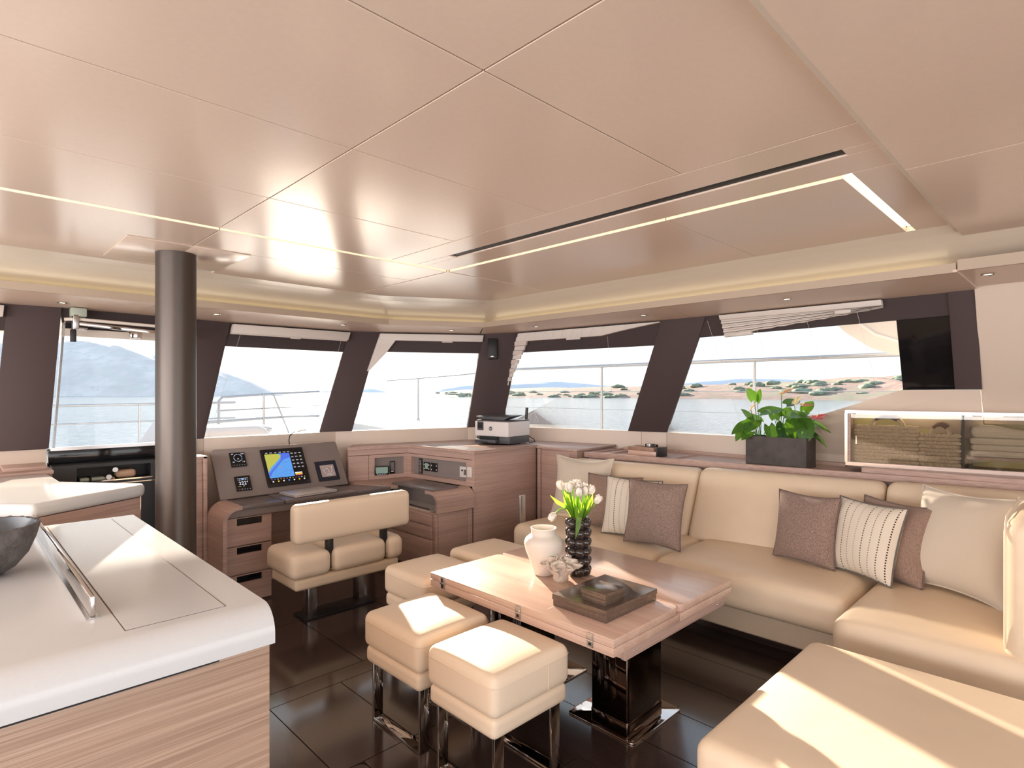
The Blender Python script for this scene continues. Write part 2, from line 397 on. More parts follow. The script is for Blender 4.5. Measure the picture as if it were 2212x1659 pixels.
# cove light strip lying in the trough
plain('cove_led', (1, 0.9, 0.6), 0.5, emit=(1.0, 0.86, 0.55), es=1.1)
cl = MB()
for a, b in (((-2.6, 4.14), (2.6, 4.14)), ((2.62, 4.13), (3.32, 3.70)), ((3.36, 3.64), (3.37, 0.5)), ((3.37, 0.4), (3.37, -3.0))):
    o = offs(a, b, 0.02); cl.prism([a, b, (b[0] + o.x, b[1] + o.y), (a[0] + o.x, a[1] + o.y)], ZT + 0.014, ZT + 0.02)
cl.build('led_strip', 'cove_led', soff)
# recessed downlights
plain('lamp_lens', (1, 1, 0.95), 0.3, emit=(1.0, 0.86, 0.66), es=3.5)
names = ['above the front door', 'right of the grey column', 'above the left forward window', 'above the chart-table corner window', 'beside the corner speaker', 'above the window next to the corner', 'above the pleated blind', 'over the glass cabinet at the far right']
for (x, y), nm in zip([(0.513, 4.43), (1.36, 4.33), (2.30, 4.30), (3.197, 4.01), (3.52, 3.288), (3.53, 2.258), (3.516, 1.275), (3.50, 0.36)], names):
    z = ZT if y > 0.44 else 1.955
    d = T('downlight', 'small round recessed downlight in the soffit ' + nm, 'lamp', (x, y, z), 'recessed downlights in the soffit')
    r = MB().lathe([(0.018, 0.0), (0.026, 0.0), (0.028, -0.004), (0.024, -0.006), (0.018, -0.003)], (x, y, z), 20).build('trim_ring', 'chrome', d, smooth=True)
    MB().lathe([(0.017, -0.0005), (0.017, -0.003)], (x, y, z), 16).build('lens', 'lamp_lens', d)

# ---------------------------------------------------------------- window walls
def outn(p, q):
    v = Vector((q.x - p.x, q.y - p.y, 0)).normalized(); n = Vector((-v.y, v.x, 0))
    return n if n.dot(Vector((p.x, p.y, 0)) - Vector((1, 0, 0))) > 0 else -n
wall_f = senv('wall_front', (1.0, 4.7, 0)); wall_s = senv('wall_right', (4.3, 2.0, 0))
def panel(parent, name, mat, bl, br, tr, tl, th=0.05, inn=0.0, bevel=0.003):
    n = outn(bl, br); q = [p - n * inn for p in (bl, br, tr, tl)]
    return MB().add(q + [p + n * th for p in q], [(0, 1, 2, 3), (7, 6, 5, 4), (0, 4, 5, 1), (1, 5, 6, 2), (2, 6, 7, 3), (3, 7, 4, 0)]).build(name, mat, parent, bevel=bevel)
# mullions (slanted boards between the windows)
panel(wall_f, 'mullion', 'mullion', B[1] + Vector((0.0, 0, -0.01)), B[2] + Vector((0, 0, -0.01)), TT[2], TT[1], inn=0.01)
panel(wall_f, 'mullion', 'mullion', B[3], B[4], TT[4], TT[3] + Vector((-0.02, 0, 0)), inn=0.01)
panel(wall_f, 'mullion', 'mullion', B[5], B[6], TT[6], TT[5], inn=0.01)
panel(wall_f, 'mullion', 'mullion', B[7], B[8], TT[8], TT[7], inn=0.01)
panel(wall_s, 'mullion', 'mullion', B[9], B[10], TT[10], TT[9], inn=0.01)
# windows: opaque header strip and pane in a thin frame
HK = 0.815
def window(n, bl, br, tr, tl, frame=True, hk=HK, pane_poly=None):
    w = senv('window_%d' % n, lerp(bl, br, 0.5))
    nn = outn(bl, br)
    hl, hr = lerp(bl, tl, hk), lerp(br, tr, hk)
    MB().add([hl, hr, tr, tl] + [p + nn * 0.03 for p in (hl, hr, tr, tl)], [(0, 1, 2, 3), (7, 6, 5, 4), (0, 4, 5, 1), (1, 5, 6, 2), (2, 6, 7, 3), (3, 7, 4, 0)]).build('header', 'header', w)
    pp = pane_poly or [bl, br, hr, hl]
    MB().extr([p + nn * 0.015 for p in pp], nn * 0.008).build('pane', 'glass', w)
    return w
window(1, B[0], B[1], TT[1], TT[0])
window(2, B[4], B[5], TT[5], TT[4], hk=0.79)
window(3, B[6], B[7], TT[7], TT[6], hk=0.80)
window(4, B[8], B[9], TT[9], TT[8], hk=0.80)
# last side window: sill climbs aft, dark mirror pane behind it
P1 = Vector((4.42, 1.0, 1.05)); P2 = Vector((4.234, 0.847, 1.411)); P3 = Vector((4.234, 0.50, 1.413))
R1 = Vector((3.999, 0.834, 1.826)); R2 = Vector((3.997, 0.581, 1.826)); S1 = Vector((3.998, 2.134, 1.803))
n5 = Vector((1, 0, 0))
w5 = senv('window_5', B[10])
sl_ = [B[10], Vector((4.418, 1.90, 1.055)), Vector((4.411, 1.633, 1.075)), Vector((4.344, 1.434, 1.207)), P2]
MB().extr([p + n5 * 0.015 for p in sl_ + [R1, S1]], n5 * 0.008).build('pane', 'glass', w5)
MB().extr([p + n5 * 0.01 for p in (P2, Vector((4.234, 0.56, 1.413)), Vector((3.997, 0.56, 1.826)), R1)], n5 * 0.03).build('mirror_pane', 'black_gloss', w5)
MB().extr([S1, Vector((3.997, 0.56, 1.826)), Vector((3.915, 0.46, 1.975)), Vector((3.915, 1.98, 1.965))], n5 * 0.03).build('header', 'header', w5)
m7 = lambda x, y, z: Vector((x - 0.02, y, z))
MB().extr([m7(4.234, 0.585, 1.413), m7(4.234, 0.462, 1.413), m7(3.92, 0.452, 1.97), m7(3.92, 0.575, 1.97)], n5 * 0.05).build('mullion', 'mullion', wall_s, bevel=0.003)
# low wall below the windows
def lowwall(parent, pts, z0, z1, mat, th=0.09, name='sill_panel'):
    for a, b in zip(pts[:-1], pts[1:]):
        n = outn(a, b); v = (b - a).normalized() * 0.001
        q = [a + v, b - v, b - v + n * th, a + v + n * th]
        MB().add([(p.x, p.y, z0) for p in q] + [(p.x, p.y, z1) for p in q], [(0, 3, 2, 1), (4, 5, 6, 7), (0, 1, 5, 4), (1, 2, 6, 5), (2, 3, 7, 6), (3, 0, 4, 7)]).build(name, mat, parent, bevel=0.002)
lowwall(wall_f, [B[0], B[1] + Vector((0.26, 0, 0))], 0.0, ZS - 0.012, 'white_panel')
lowwall(wall_f, [B[3] - Vector((0.06, 0, 0)), B[4], lerp(B[5], B[6], 0.5), B[7], B[8]], 0.0, ZS, 'white_panel')
lowwall(wall_s, [B[8], lerp(B[9], B[10], 0.35), B[10], Vector((4.42, 1.90, ZS))], 0.0, ZS, 'white_panel')
# climbing sill and white side panels aft
q = [Vector((4.475, 1.90, 0.955)), Vector((4.418, 1.90, 1.055)), Vector((4.405, 1.633, 1.08)), Vector((4.344, 1.434, 1.207)), P2, Vector((4.234, 0.47, 1.411)), Vector((4.49, 0.47, 0.955))]
MB().extr([p - n5 * 0.012 for p in q], n5 * 0.03).build('side_panel', 'white_panel', wall_s)
MB().box(4.46, 4.52, 0.47, 1.90, 0.0, 0.956).build('side_panel', 'white_panel', wall_s)
q = [Vector((4.40, 0.47, 1.25)), Vector((3.90, 0.458, 1.975)), Vector((3.90, -3.1, 1.975)), Vector((4.52, -3.1, 1.25)), Vector((4.52, 0.0, 1.25))]
MB().extr([Vector((4.36, 0.468, 1.21)), Vector((3.88, 0.458, 1.975)), Vector((3.88, -3.1, 1.975)), Vector((4.36, -3.1, 1.21))], Vector((0.06, 0, 0.04))).build('side_panel', 'white_panel', wall_s, bevel=0.004)
MB().box(4.56, 4.62, -3.1, 0.5, 0, 1.26).build('side_panel', 'white_panel', wall_s); MB().box(4.40, 4.60, -3.1, 0.47, 1.24, 1.27).build('side_panel', 'white_panel', wall_s); MB().box(4.48, 4.60, 0.46, 0.49, 0.0, 1.27).build('side_panel', 'white_panel', wall_s)
# front door with a tall pane and dark lower half
door = senv('door_1', (0.9, 4.68, 0))
y0 = 4.665
dl, dr = Vector((0.49, y0, 1.035)), Vector((1.30, y0, 1.035)); tl, tr = Vector((0.555, 4.73, 1.90)), Vector((1.36, 4.77, 1.90))
MB().extr([dl, dr, lerp(dr, tr, 0.84), lerp(dl, tl, 0.84)], (0, 0.008, 0)).build('pane', 'glass', door)
MB().extr([dl, dl + Vector((0.012, 0, 0)), tl + Vector((0.012, 0, 0)), tl], (0, 0.05, 0)).build('door_frame', 'steel', door)
MB().box(0.48, 1.31, y0 - 0.012, y0 + 0.05, 1.022, 1.042).build('door_frame', 'steel', door)
MB().extr([lerp(dl, tl, 0.94), lerp(dr, tr, 0.94), tr + Vector((0, 0, 0.05)), tl + Vector((-0.02, 0, 0.05))], (0, 0.05, 0)).build('header', 'header', door)
MB().extr([lerp(dl, tl, 0.845), lerp(dr, tr, 0.845), lerp(dr, tr, 0.90), lerp(dl, tl, 0.90)], (0, 0.03, 0)).build('door_frame', 'white_lacquer', door)
MB().extr([lerp(dl, tl, 0.90) + Vector((0, 0.01, 0)), lerp(dr, tr, 0.90) + Vector((0, 0.01, 0)), lerp(dr, tr, 0.94) + Vector((0, 0.01, 0)), lerp(dl, tl, 0.94) + Vector((0, 0.01, 0))], (0, 0.03, 0)).build('door_rail', 'dark_plastic', door)
MB().box(0.47, 1.32, y0, y0 + 0.06, 0.94, 1.022).build('door_panel', 'black_gloss', door, bevel=0.004)
MB().box(0.47, 1.32, y0 + 0.06, y0 + 0.10, 0.0, 1.03).build('door_panel', 'black', door)

# roof above, with the visor outside the windows
def ext(p, d):
    v = Vector((p[0] - 1.0, p[1] - 0.5)).normalized(); return (p[0] + v.x * d, p[1] + v.y * d)
RO = [(-2.8, -3.4), (-2.8, 4.8)] + TP[1:] + [(3.9, -3.4)]
RE = [(-3.3, -4.2), (-3.3, 5.62)] + [(p[0] + 0.02, p[1] + 0.85) if i < 6 else ext(p, 0.72) for i, p in enumerate(TP[1:])] + [(4.6, -4.2)]
RE = [(-3.3, -4.2), (-3.3, 5.6), (0.3, 5.6), (1.6, 5.62), (2.8, 5.5), (3.3, 5.2), (4.0, 4.75), (4.35, 4.1), (4.45, 2.4), (4.45, 0.6), (4.4, -4.2)]
plain('gelcoat', (0.72, 0.66, 0.60), 0.3)
roof = struct('ceiling_roof', MB().prism(RE, 2.18, 2.30), 'gelcoat')
vis = MB()
for a, b in zip(RE[1:8], RE[2:9]):
    ia = [Vector((a[0], a[1])), Vector((b[0], b[1]))]
    inn = [p * 0.86 + Vector((1.0, 0.9)) * 0.14 for p in ia]
    vis.add([(ia[0].x, ia[0].y, 1.83), (ia[1].x, ia[1].y, 1.83), (inn[1].x, inn[1].y, 1.95), (inn[0].x, inn[0].y, 1.95), (ia[0].x, ia[0].y, 2.2), (ia[1].x, ia[1].y, 2.2), (inn[1].x, inn[1].y, 2.2), (inn[0].x, inn[0].y, 2.2)],
            [(0, 3, 2, 1), (4, 5, 6, 7), (0, 1, 5, 4), (1, 2, 6, 5), (2, 3, 7, 6), (3, 0, 4, 7)])
vis.build('visor', 'gelcoat', roof)
# hull sides behind the camera: port wall with its window band, aft bulkhead with wide doors
wl = struct('wall_left', MB().box(-2.75, -2.65, -3.2, 4.8, -0.1, 0.95), 'white_panel')
MB().box(-2.75, -2.65, -3.2, 4.8, 1.85, 2.2).build('wall_head', 'white_panel', wl)
for y in (-3.15, -1.2, 0.8, 2.8, 4.75): MB().box(-2.75, -2.65, y - 0.09, y + 0.09, 0.95, 1.85).build('mullion', 'mullion', wl)
MB().box(-2.71, -2.70, -3.1, 4.7, 0.95, 1.85).build('pane', 'glass', wl)
wbk = struct('wall_back', MB().box(3.2, 4.6, -3.3, -3.15, -0.1, 2.2), 'white_panel')
MB().box(-2.75, -2.0, -3.3, -3.15, -0.1, 2.2).build('wall_pier', 'white_panel', wbk)
MB().box(-2.75, 4.6, -3.3, -3.15, 2.06, 2.2).build('wall_head', 'white_panel', wbk)
for x in (-0.3, 1.5): MB().box(x - 0.03, x + 0.03, -3.26, -3.20, 0, 2.06).build('door_frame', 'steel', wbk)
MB().box(-2.0, -0.3, -3.235, -3.225, 0, 2.06).build('pane', 'glass', wbk); MB().box(1.5, 3.2, -3.235, -3.225, 0, 2.06).build('pane', 'glass', wbk)

# ---------------------------------------------------------------- outside
m, t, b = nt('sea')
b.inputs['Base Color'].default_value = (0.20, 0.25, 0.28, 1); b.inputs['Roughness'].default_value = 0.12
n1 = noise(t, pos_map(t, (0.5, 1.6, 1)), 1.1, 3); n2 = noise(t, pos_map(t), 0.12, 2)
ad = t.nodes.new('ShaderNodeMath'); lnk(t, n1.outputs['Fac'], ad.inputs[0]); lnk(t, n2.outputs['Fac'], ad.inputs[1])
bump(t, b, ad.outputs[0], 0.55, 0.35)
sea = MB()
NR = 40; rr = [6 * (1.21 ** i) for i in range(NR)]
sea.add([(-4000, -4000, -1.2), (4000, -4000, -1.2), (4000, 4000, -1.2), (-4000, 4000, -1.2)], [(0, 1, 2, 3)])
struct('sea', sea, 'sea')
def land_mat(name, c0, c1, c2, s1, s2):
    m, t, b = nt(name); b.inputs['Roughness'].default_value = 0.95; b.inputs['Specular IOR Level'].default_value = 0.1
    a = noise(t, pos_map(t), s1, 5, 0.65); r = ramp2(t, a.outputs['Fac'], c0, c1, 0.38, 0.62)
    a2 = noise(t, pos_map(t), s2, 3, 0.6); mixn = t.nodes.new('ShaderNodeMix'); mixn.data_type = 'RGBA'
    rr_ = ramp2(t, a2.outputs['Fac'], (0, 0, 0), (1, 1, 1), 0.52, 0.62); lnk(t, rr_.outputs[0], mixn.inputs[0])
    lnk(t, r.outputs[0], mixn.inputs[6]); mixn.inputs[7].default_value = (*c2, 1); lnk(t, mixn.outputs[2], b.inputs['Base Color'])
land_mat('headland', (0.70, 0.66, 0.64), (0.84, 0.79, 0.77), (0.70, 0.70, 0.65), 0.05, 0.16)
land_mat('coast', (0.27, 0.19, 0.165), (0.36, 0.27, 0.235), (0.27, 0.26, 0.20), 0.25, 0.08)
land_mat('far_hill', (0.68, 0.72, 0.78), (0.74, 0.77, 0.82), (0.70, 0.74, 0.80), 0.01, 0.02)  # haze of distance is put into this pale bluish colour
def bearing(b):
    """plan direction of a shore bearing b (0 = hard on the port bow, 2212 = on the starboard quarter)"""
    a = math.radians(44.56); q = (b - 1106.0) / 1245.0
    return Vector((math.sin(a) + q * math.cos(a), math.cos(a) - q * math.sin(a)))
def ridge(name, label, prof, d0, d1, mat, seed, rough, cat='hill', nx=90, ny=14):
    """hill built as terrain: profile is (bearing, crest height) along the shore"""
    rnd = random.Random(seed); ph = [rnd.uniform(0, 6.28) for _ in range(12)]
    def h(b):
        for (b0, h0), (b1, h1) in zip(prof[:-1], prof[1:]):
            if b0 <= b <= b1: return h0 + (h1 - h0) * (b - b0) / (b1 - b0)
        return 0
    mb = MB(); b0, b1 = prof[0][0], prof[-1][0]
    for i in range(nx + 1):
        bb = b0 + (b1 - b0) * i / nx; dr_ = bearing(bb); dd0 = d0(bb) if callable(d0) else d0; dd1 = dd0 * d1
        for j in range(ny + 1):
            f = j / ny; d = dd0 + (dd1 - dd0) * f
            z = h(bb) * (math.sin(min(1, f * 1.15) * PI / 2) ** 0.9)
            z *= 1 + rough * sum(math.sin(ph[k] + i * (0.31 + 0.23 * k) + j * (0.5 + 0.37 * k)) / (1 + 0.6 * k) for k in range(6))
            mb.v.append((dr_.x * d, dr_.y * d, -1.25 + max(0, z) + (0.0 if j == 0 else 0.15)))
    for i in range(nx):
        for j in range(ny):
            a = i * (ny + 1) + j; mb.f.append((a, a + ny + 1, a + ny + 2, a + 1))
    base = len(mb.v)
    o = mb.build(name, mat, smooth=True)
    return tag(o, label, cat)
k = 1 / 1245.0
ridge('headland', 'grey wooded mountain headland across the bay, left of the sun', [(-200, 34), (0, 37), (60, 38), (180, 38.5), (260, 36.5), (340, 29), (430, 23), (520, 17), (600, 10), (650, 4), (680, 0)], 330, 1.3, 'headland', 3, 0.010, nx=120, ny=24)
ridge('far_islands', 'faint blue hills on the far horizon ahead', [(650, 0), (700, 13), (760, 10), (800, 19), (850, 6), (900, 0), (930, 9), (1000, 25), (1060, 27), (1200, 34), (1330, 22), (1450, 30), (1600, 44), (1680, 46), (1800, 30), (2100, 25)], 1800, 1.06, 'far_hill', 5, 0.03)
coast = ridge('coast', 'low dry shore with scrub bushes on the starboard side', [(905, 0), (930, 1.4), (1000, 3.6), (1100, 4.2), (1200, 4.7), (1330, 5.2), (1430, 5.4), (1600, 6.3), (1750, 7.2), (1950, 8.6), (2200, 11)], lambda b_: max(150, 290 - (b_ - 905) * 0.13), 1.5, 'coast', 9, 0.05, nx=160, ny=20)
plain('bush', (0.26, 0.31, 0.23), 0.95, var=0.35, nscale=0.6, spec=0.1)
bproto = None
rb = random.Random(21)
for i in range(84):
    bb = rb.uniform(935, 1960); f = rb.uniform(0.05, 0.62); d0 = max(150, 290 - (bb - 905) * 0.13); d = d0 * (1 + 0.5 * f)
    if bb < 1330: f = rb.uniform(0.0, 0.25); d = d0 * (1 + 0.5 * f)
    dr_ = bearing(bb); hh = 4 + (bb - 930) * 0.0042; z = -1.25 + hh * math.sin(min(1, f * 1.15) * PI / 2) ** 0.9
    if bproto is None:
        mb = MB().ball((0, 0, 0), 1.0, 14, 8, (1, 1, 1)); rr2 = random.Random(4)
        mb.v = [tuple(Vector(v) * (1 + 0.22 * rr2.uniform(-1, 1))) for v in mb.v]
        o = mb.build('scrub_bush', 'bush', smooth=True); bproto = o
    else: o = bproto.copy(); col.objects.link(o)
    s = rb.uniform(0.9, 2.3) * (1.0 if bb > 1330 else 0.9)
    o.scale = (s * 1.5, s * 1.5, s * rb.uniform(0.45, 0.65)); o.rotation_euler = (0, 0, rb.uniform(0, 6)); o.location = (dr_.x * d, dr_.y * d, z)
    tag(o, 'rounded green scrub bush on the low dry shore', 'bush', 'scrub bushes along the shore')
# decks
plain('deck', (0.62, 0.60, 0.58), 0.6, bmp=0.2, nscale=200)
struct('deck_front', MB().prism([(-5, 5.7), (4.3, 5.7), (5.2, 9.5), (-5, 9.5)], 0.45, 0.6), 'deck')
struct('deck_side', MB().prism([(4.66, -3), (5.45, -3), (5.45, 5.2), (6.2, 7.8), (7.2, 10.6), (5.3, 10.6), (5.21, 9.51), (4.31, 5.69), (3.0, 5.2), (4.2, 4.45), (4.55, 2.7)], 0.70, 0.85), 'deck')
plain('rail_steel', (0.42, 0.42, 0.43), 0.3, 0.85)
sr = T('guard_rail', 'polished tube guard rail with stanchions and wires along the starboard side deck', 'railing', (5.3, 3, 0.85))
path = [(5.25, -2, 1.69), (5.27, 1.0, 1.69), (5.3, 5.3, 1.69), (5.75, 7.0, 1.66), (6.6, 9.6, 1.65), (7.1, 11.2, 1.65)]
MB().tube(path, 0.018, 10).build('top_rail', 'rail_steel', sr, smooth=True)
for dz in (0.29, 0.49): MB().tube([(p[0], p[1], p[2] - dz) for p in path], 0.003, 6).build('wire', 'rail_steel', sr)
for (x, y, zt) in ((5.265, 0.3, 1.69), (5.28, 2.2, 1.69), (5.293, 3.93, 1.69), (6.45, 9.1, 1.65), (5.26, -1.5, 1.69)):
    s_ = MB().tube([(x, y, 0.85), (x, y, zt)], 0.014, 8).build('stanchion', 'rail_steel', sr, smooth=True)
    MB().lathe([(0.03, 0), (0.03, 0.01), (0.018, 0.05)], (x, y, 0.85), 10).build('socket', 'rail_steel', s_, smooth=True)
br = T('guard_rail', 'low tube railing across the foredeck seen through the front door', 'railing', (0.8, 9.0, 0.6))
for z in (1.22, 0.99): MB().tube([(-3.0, 9.1, z - 0.02), (0.5, 9.0, z), (3.1, 9.05, z + 0.02)], 0.016 if z > 1.1 else 0.011, 8).build('top_rail' if z > 1.1 else 'lower_rail', 'rail_steel', br, smooth=True)
for x in (-1.2, 1.86): MB().tube([(x, 9.0, 0.6), (x, 9.0, 1.22)], 0.014, 8).build('stanchion', 'rail_steel', br, smooth=True)
pr_ = T('bow_pulpit', 'bent tube bow pulpit with seat rail in front of the setting sun', 'railing', (4.2, 9.3, 0.6))
MB().tube([(2.919, 9.2, 0.6), (2.919, 9.2, 1.262), (2.965, 9.2, 1.317), (3.829, 9.3, 1.370), (4.598, 9.4, 1.4)], 0.018, 8).build('top_rail', 'rail_steel', pr_, smooth=True)
MB().tube([(2.919, 9.2, 1.116), (4.598, 9.4, 1.161)], 0.013, 8).build('lower_rail', 'rail_steel', pr_, smooth=True)
MB().tube([(2.78, 9.2, 0.95), (3.91, 9.3, 0.99), (4.598, 9.4, 0.985)], 0.022, 8).build('seat_rail', 'rail_steel', pr_, smooth=True)
MB().tube([(3.6, 9.25, 1.36), (3.6, 9.25, 0.6)], 0.016, 8).build('stanchion', 'rail_steel', pr_, smooth=True)
MB().tube([(3.75, 9.25, 1.36), (4.05, 9.25, 0.6)], 0.016, 8).build('stanchion', 'rail_steel', pr_, smooth=True)
wd = T('windlass', 'grey anchor windlass drum on the foredeck below the pulpit', 'windlass', (3.18, 8.2, 0.6)); wc = (3.18, 8.2)
MB().lathe([(0.16, 0), (0.16, 0.06), (0.09, 0.10), (0.07, 0.20), (0.12, 0.26), (0.12, 0.30), (0.05, 0.33)], (wc[0], wc[1], 0.6), 20).build('drum', 'steel', wd, smooth=True)
MB().box(wc[0] - 0.22, wc[0] + 0.22, wc[1] - 0.18, wc[1] + 0.18, 0.6, 0.63).build('base_plate', 'steel', wd, bevel=0.01)
plain('deck_cushion', (0.50, 0.49, 0.50), 0.7)
lg = T('sun_lounger', 'grey padded foredeck lounger with raised backrest outside the door', 'lounger', (1.1, 6.6, 0.6))
MB().rbox(0.85, 1.72, 6.2, 7.0, 0.62, 0.86, 0.06).build('seat_pad', 'deck_cushion', lg, smooth=True)
MB().hexa([(1.40, 6.2, 0.82), (1.54, 6.2, 0.80), (1.54, 7.0, 0.80), (1.40, 7.0, 0.82)], [(1.62, 6.2, 1.17), (1.73, 6.2, 1.15), (1.73, 7.0, 1.15), (1.62, 7.0, 1.17)]).build('back_pad', 'deck_cushion', lg, bevel=0.04)
lg2 = T('deck_seat', 'grey rounded sun pad on the foredeck outside the left forward window', 'lounger', (2.2, 6.8, 0.6))
MB().rbox(1.80, 2.62, 6.5, 7.3, 0.62, 1.02, 0.12).build('pad', 'deck_cushion', lg2, smooth=True); MB().box(1.9, 2.55, 6.6, 7.2, 0.6, 0.64).build('base', 'gelcoat', lg2)
# swept fairing of the flybridge seen through the aft side window
pts = [(5.1, -1.2, 1.62), (5.1, 0.9, 1.655), (5.1, 1.08, 1.68), (5.1, 1.23, 1.735), (5.1, 1.40, 1.86), (5.1, 1.53, 2.0), (5.1, 1.62, 2.25), (5.1, -1.2, 2.25)]
fair = T('roof_fairing', 'pale swept fairing of the upper deck outside the aft side window', 'fairing', (5.13, 0.3, 1.62))
MB().extr([Vector(p) for p in pts], (0.10, 0, 0)).build('panel', 'gelcoat', fair, bevel=0.01)
MB().tube([(5.098, 0.6, 1.70), (5.098, 1.0, 1.76), (5.098, 1.2, 1.84), (5.098, 1.36, 1.98), (5.098, 1.46, 2.15)], 0.012, 8).build('moulding', 'white_lacquer', fair, smooth=True)
# ================================================================ FIXED FURNITURE
# ---- grey support column
cm = T('support_column', 'round brushed grey metal support column from floor to ceiling beside the counter', 'column', (0.835, 3.27, 0))
MB().lathe([(0.091, 0.0), (0.091, 2.095)], (0.835, 3.27, 0), 48).build('shaft', 'column', cm, smooth=True)
MB().lathe([(0.12, 0.0), (0.12, 0.012), (0.093, 0.014)], (0.835, 3.27, 0), 48).build('base_ring', 'steel', cm, smooth=True)

# ---- kitchen island in the foreground
ic = T('island_cabinet', 'oak-fronted kitchen island cabinet in the left foreground', 'cabinet', (-0.3, 1.9, 0))
MB().box(-1.5, 0.508, 1.272, 2.57, 0.08, 0.846).build('body', 'oak_island', ic, bevel=0.002)
MB().box(-1.45, 0.46, 1.33, 2.52, 0.0, 0.08).build('plinth', 'black', ic)
def waterfall(x0, x1, y0, y1, z0, z1, r):
    """slab whose near edge rolls over (profile in y-z, extruded along x)"""
    pr = [(y1, z0), (y1, z1)]
    for k in range(9):
        a = PI / 2 * k / 8; pr.append((y0 + r - r * math.sin(a), z1 - r + r * math.cos(a)))
    pr.append((y0, z0))
    return [Vector((x0, y, z)) for y, z in pr], Vector((x1 - x0, 0, 0))
iw = T('island_worktop', 'cream solid-surface island worktop with rounded front edge and flush lid', 'worktop', (-0.3, 1.9, 0.855))
p, d = waterfall(-1.5, 0.514, 1.258, 2.585, 0.852, 0.93, 0.058)
MB().extr(p, d).build('slab', 'worktop', iw, smooth=True)
MB().box(-1.5, 0.40, 1.2585, 1.27, 0.8485, 0.852).build('shadow_gap', 'black', iw)
MB().box(0.252, 0.440, 1.339, 2.553, 0.9295, 0.9303).build('groove', 'gap', iw)
MB().box(0.2545, 0.4375, 1.3415, 2.5505, 0.930, 0.9312).build('inset_lid', 'worktop', iw)
rail = T('divider_rail', 'polished flat steel divider rail standing on the island worktop', 'rail', (0.22, 2.0, 0.93))
MB().box(0.214, 0.224, 1.46, 2.575, 0.9305, 0.976).build('bar', 'chrome', rail, bevel=0.0025)
MB().box(0.208, 0.230, 1.455, 2.578, 0.9302, 0.9318).build('foot_strip', 'steel', rail)

# ---- angled galley counter
gpoly = [(0.268, 3.173), (0.733, 3.45), (0.752, 3.52), (0.449, 3.90), (0.439, 4.306), (-0.72, 4.306)]
def shrink(poly, k):
    cx = sum(p[0] for p in poly) / len(poly); cy = sum(p[1] for p in poly) / len(poly)
    return [(cx + (p[0] - cx) * k, cy + (p[1] - cy) * k) for p in poly]
gc = T('galley_cabinet', 'oak galley cabinet below the angled white counter', 'cabinet', (0.2, 3.8, 0))
MB().prism(shrink(gpoly, 0.965), 0.0, 0.855).build('body', 'oak_h', gc)
a0, a1 = Vector((0.262, 3.192, 0)), Vector((-0.45, 4.0, 0)); dv = (a1 - a0).normalized()
for s0, s1 in ((0.045, 0.40), (0.405, 0.78)):
    q = [a0 + dv * s0, a0 + dv * s1]; nn = Vector((-0.73, -0.68, 0)) * 0.012
    MB().add([(q[0].x, q[0].y, 0.1), (q[1].x, q[1].y, 0.1), (q[1].x, q[1].y, 0.84), (q[0].x, q[0].y, 0.84)] + [(v.x + nn.x, v.y + nn.y, z) for v, z in ((q[0], 0.1), (q[1], 0.1), (q[1], 0.84), (q[0], 0.84))],
             [(0, 1, 2, 3), (7, 6, 5, 4), (0, 4, 5, 1), (1, 5, 6, 2), (2, 6, 7, 3), (3, 7, 4, 0)]).build('door', 'oak_h', gc, bevel=0.002)
gw = T('galley_worktop', 'glossy white angled galley worktop catching the sun beside the column', 'worktop', (0.2, 3.8, 0.858))
MB().prism(gpoly, 0.858, 0.92).build('slab', 'worktop', gw, bevel=0.022, seg=5)
lb = T('window_ledge', 'small oak ledge under the port forward window', 'ledge', (0.1, 4.45, 0.93))
MB().box(-0.9, 0.46, 4.32, 4.66, 0.915, 0.935).build('board', 'oak_x', lb, bevel=0.002); MB().box(0.24, 0.44, 4.42, 4.66, 0.935, 0.955).build('riser', 'oak_x', lb, bevel=0.002)
MB().box(-0.9, 0.455, 4.34, 4.66, 0.0, 0.914).build('base', 'oak_h', lb)

# ---- black console below the front door, with an open niche
con = T('door_console', 'black console with an open rounded niche below the front door', 'cabinet', (0.9, 4.58, 0))
nx0, nx1, nz0, nz1 = 0.595, 1.0, 0.825, 0.915
MB().box(0.475, nx0, 4.52, 4.655, 0.0, 0.935).build('panel', 'dark_plastic', con)
MB().box(nx1, 1.065, 4.52, 4.655, 0.0, 0.935).build('panel', 'dark_plastic', con)
MB().box(nx0, nx1, 4.52, 4.655, 0.0, nz0).build('panel', 'dark_plastic', con)
MB().box(nx0, nx1, 4.52, 4.655, nz1, 0.935).build('panel', 'dark_plastic', con)
MB().box(nx0, nx1, 4.648, 4.655, nz0, nz1).build('niche_back', 'black', con)
MB().box(nx0 - 0.01, nx1 + 0.01, 4.512, 4.519, nz0 - 0.006, nz0 + 0.002).build('chrome_strip', 'chrome', con)
MB().box(0.62, 1.03, 4.513, 4.519, 0.796, 0.802).build('chrome_strip', 'chrome', con)
nb = T('notebook', 'pale notebook with a dark band lying in the door niche', 'notebook', (0.70, 4.58, nz0))
plain('tan', (0.62, 0.42, 0.28), 0.6); plain('pale_green', (0.45, 0.52, 0.44), 0.5)
MB().box(0.615, 0.745, 4.54, 4.64, nz0 + 0.001, nz0 + 0.02).build('pages', 'pale_green', nb, bevel=0.002)
MB().box(0.66, 0.675, 4.538, 4.642, nz0 + 0.0008, nz0 + 0.0215).build('band', 'black', nb); MB().box(0.745, 0.80, 4.545, 4.635, nz0 + 0.001, nz0 + 0.012).build('flap', 'tan', nb)
pouch = T('leather_pouch', 'tan rounded leather pouch in the door niche', 'pouch', (0.88, 4.59, nz0))
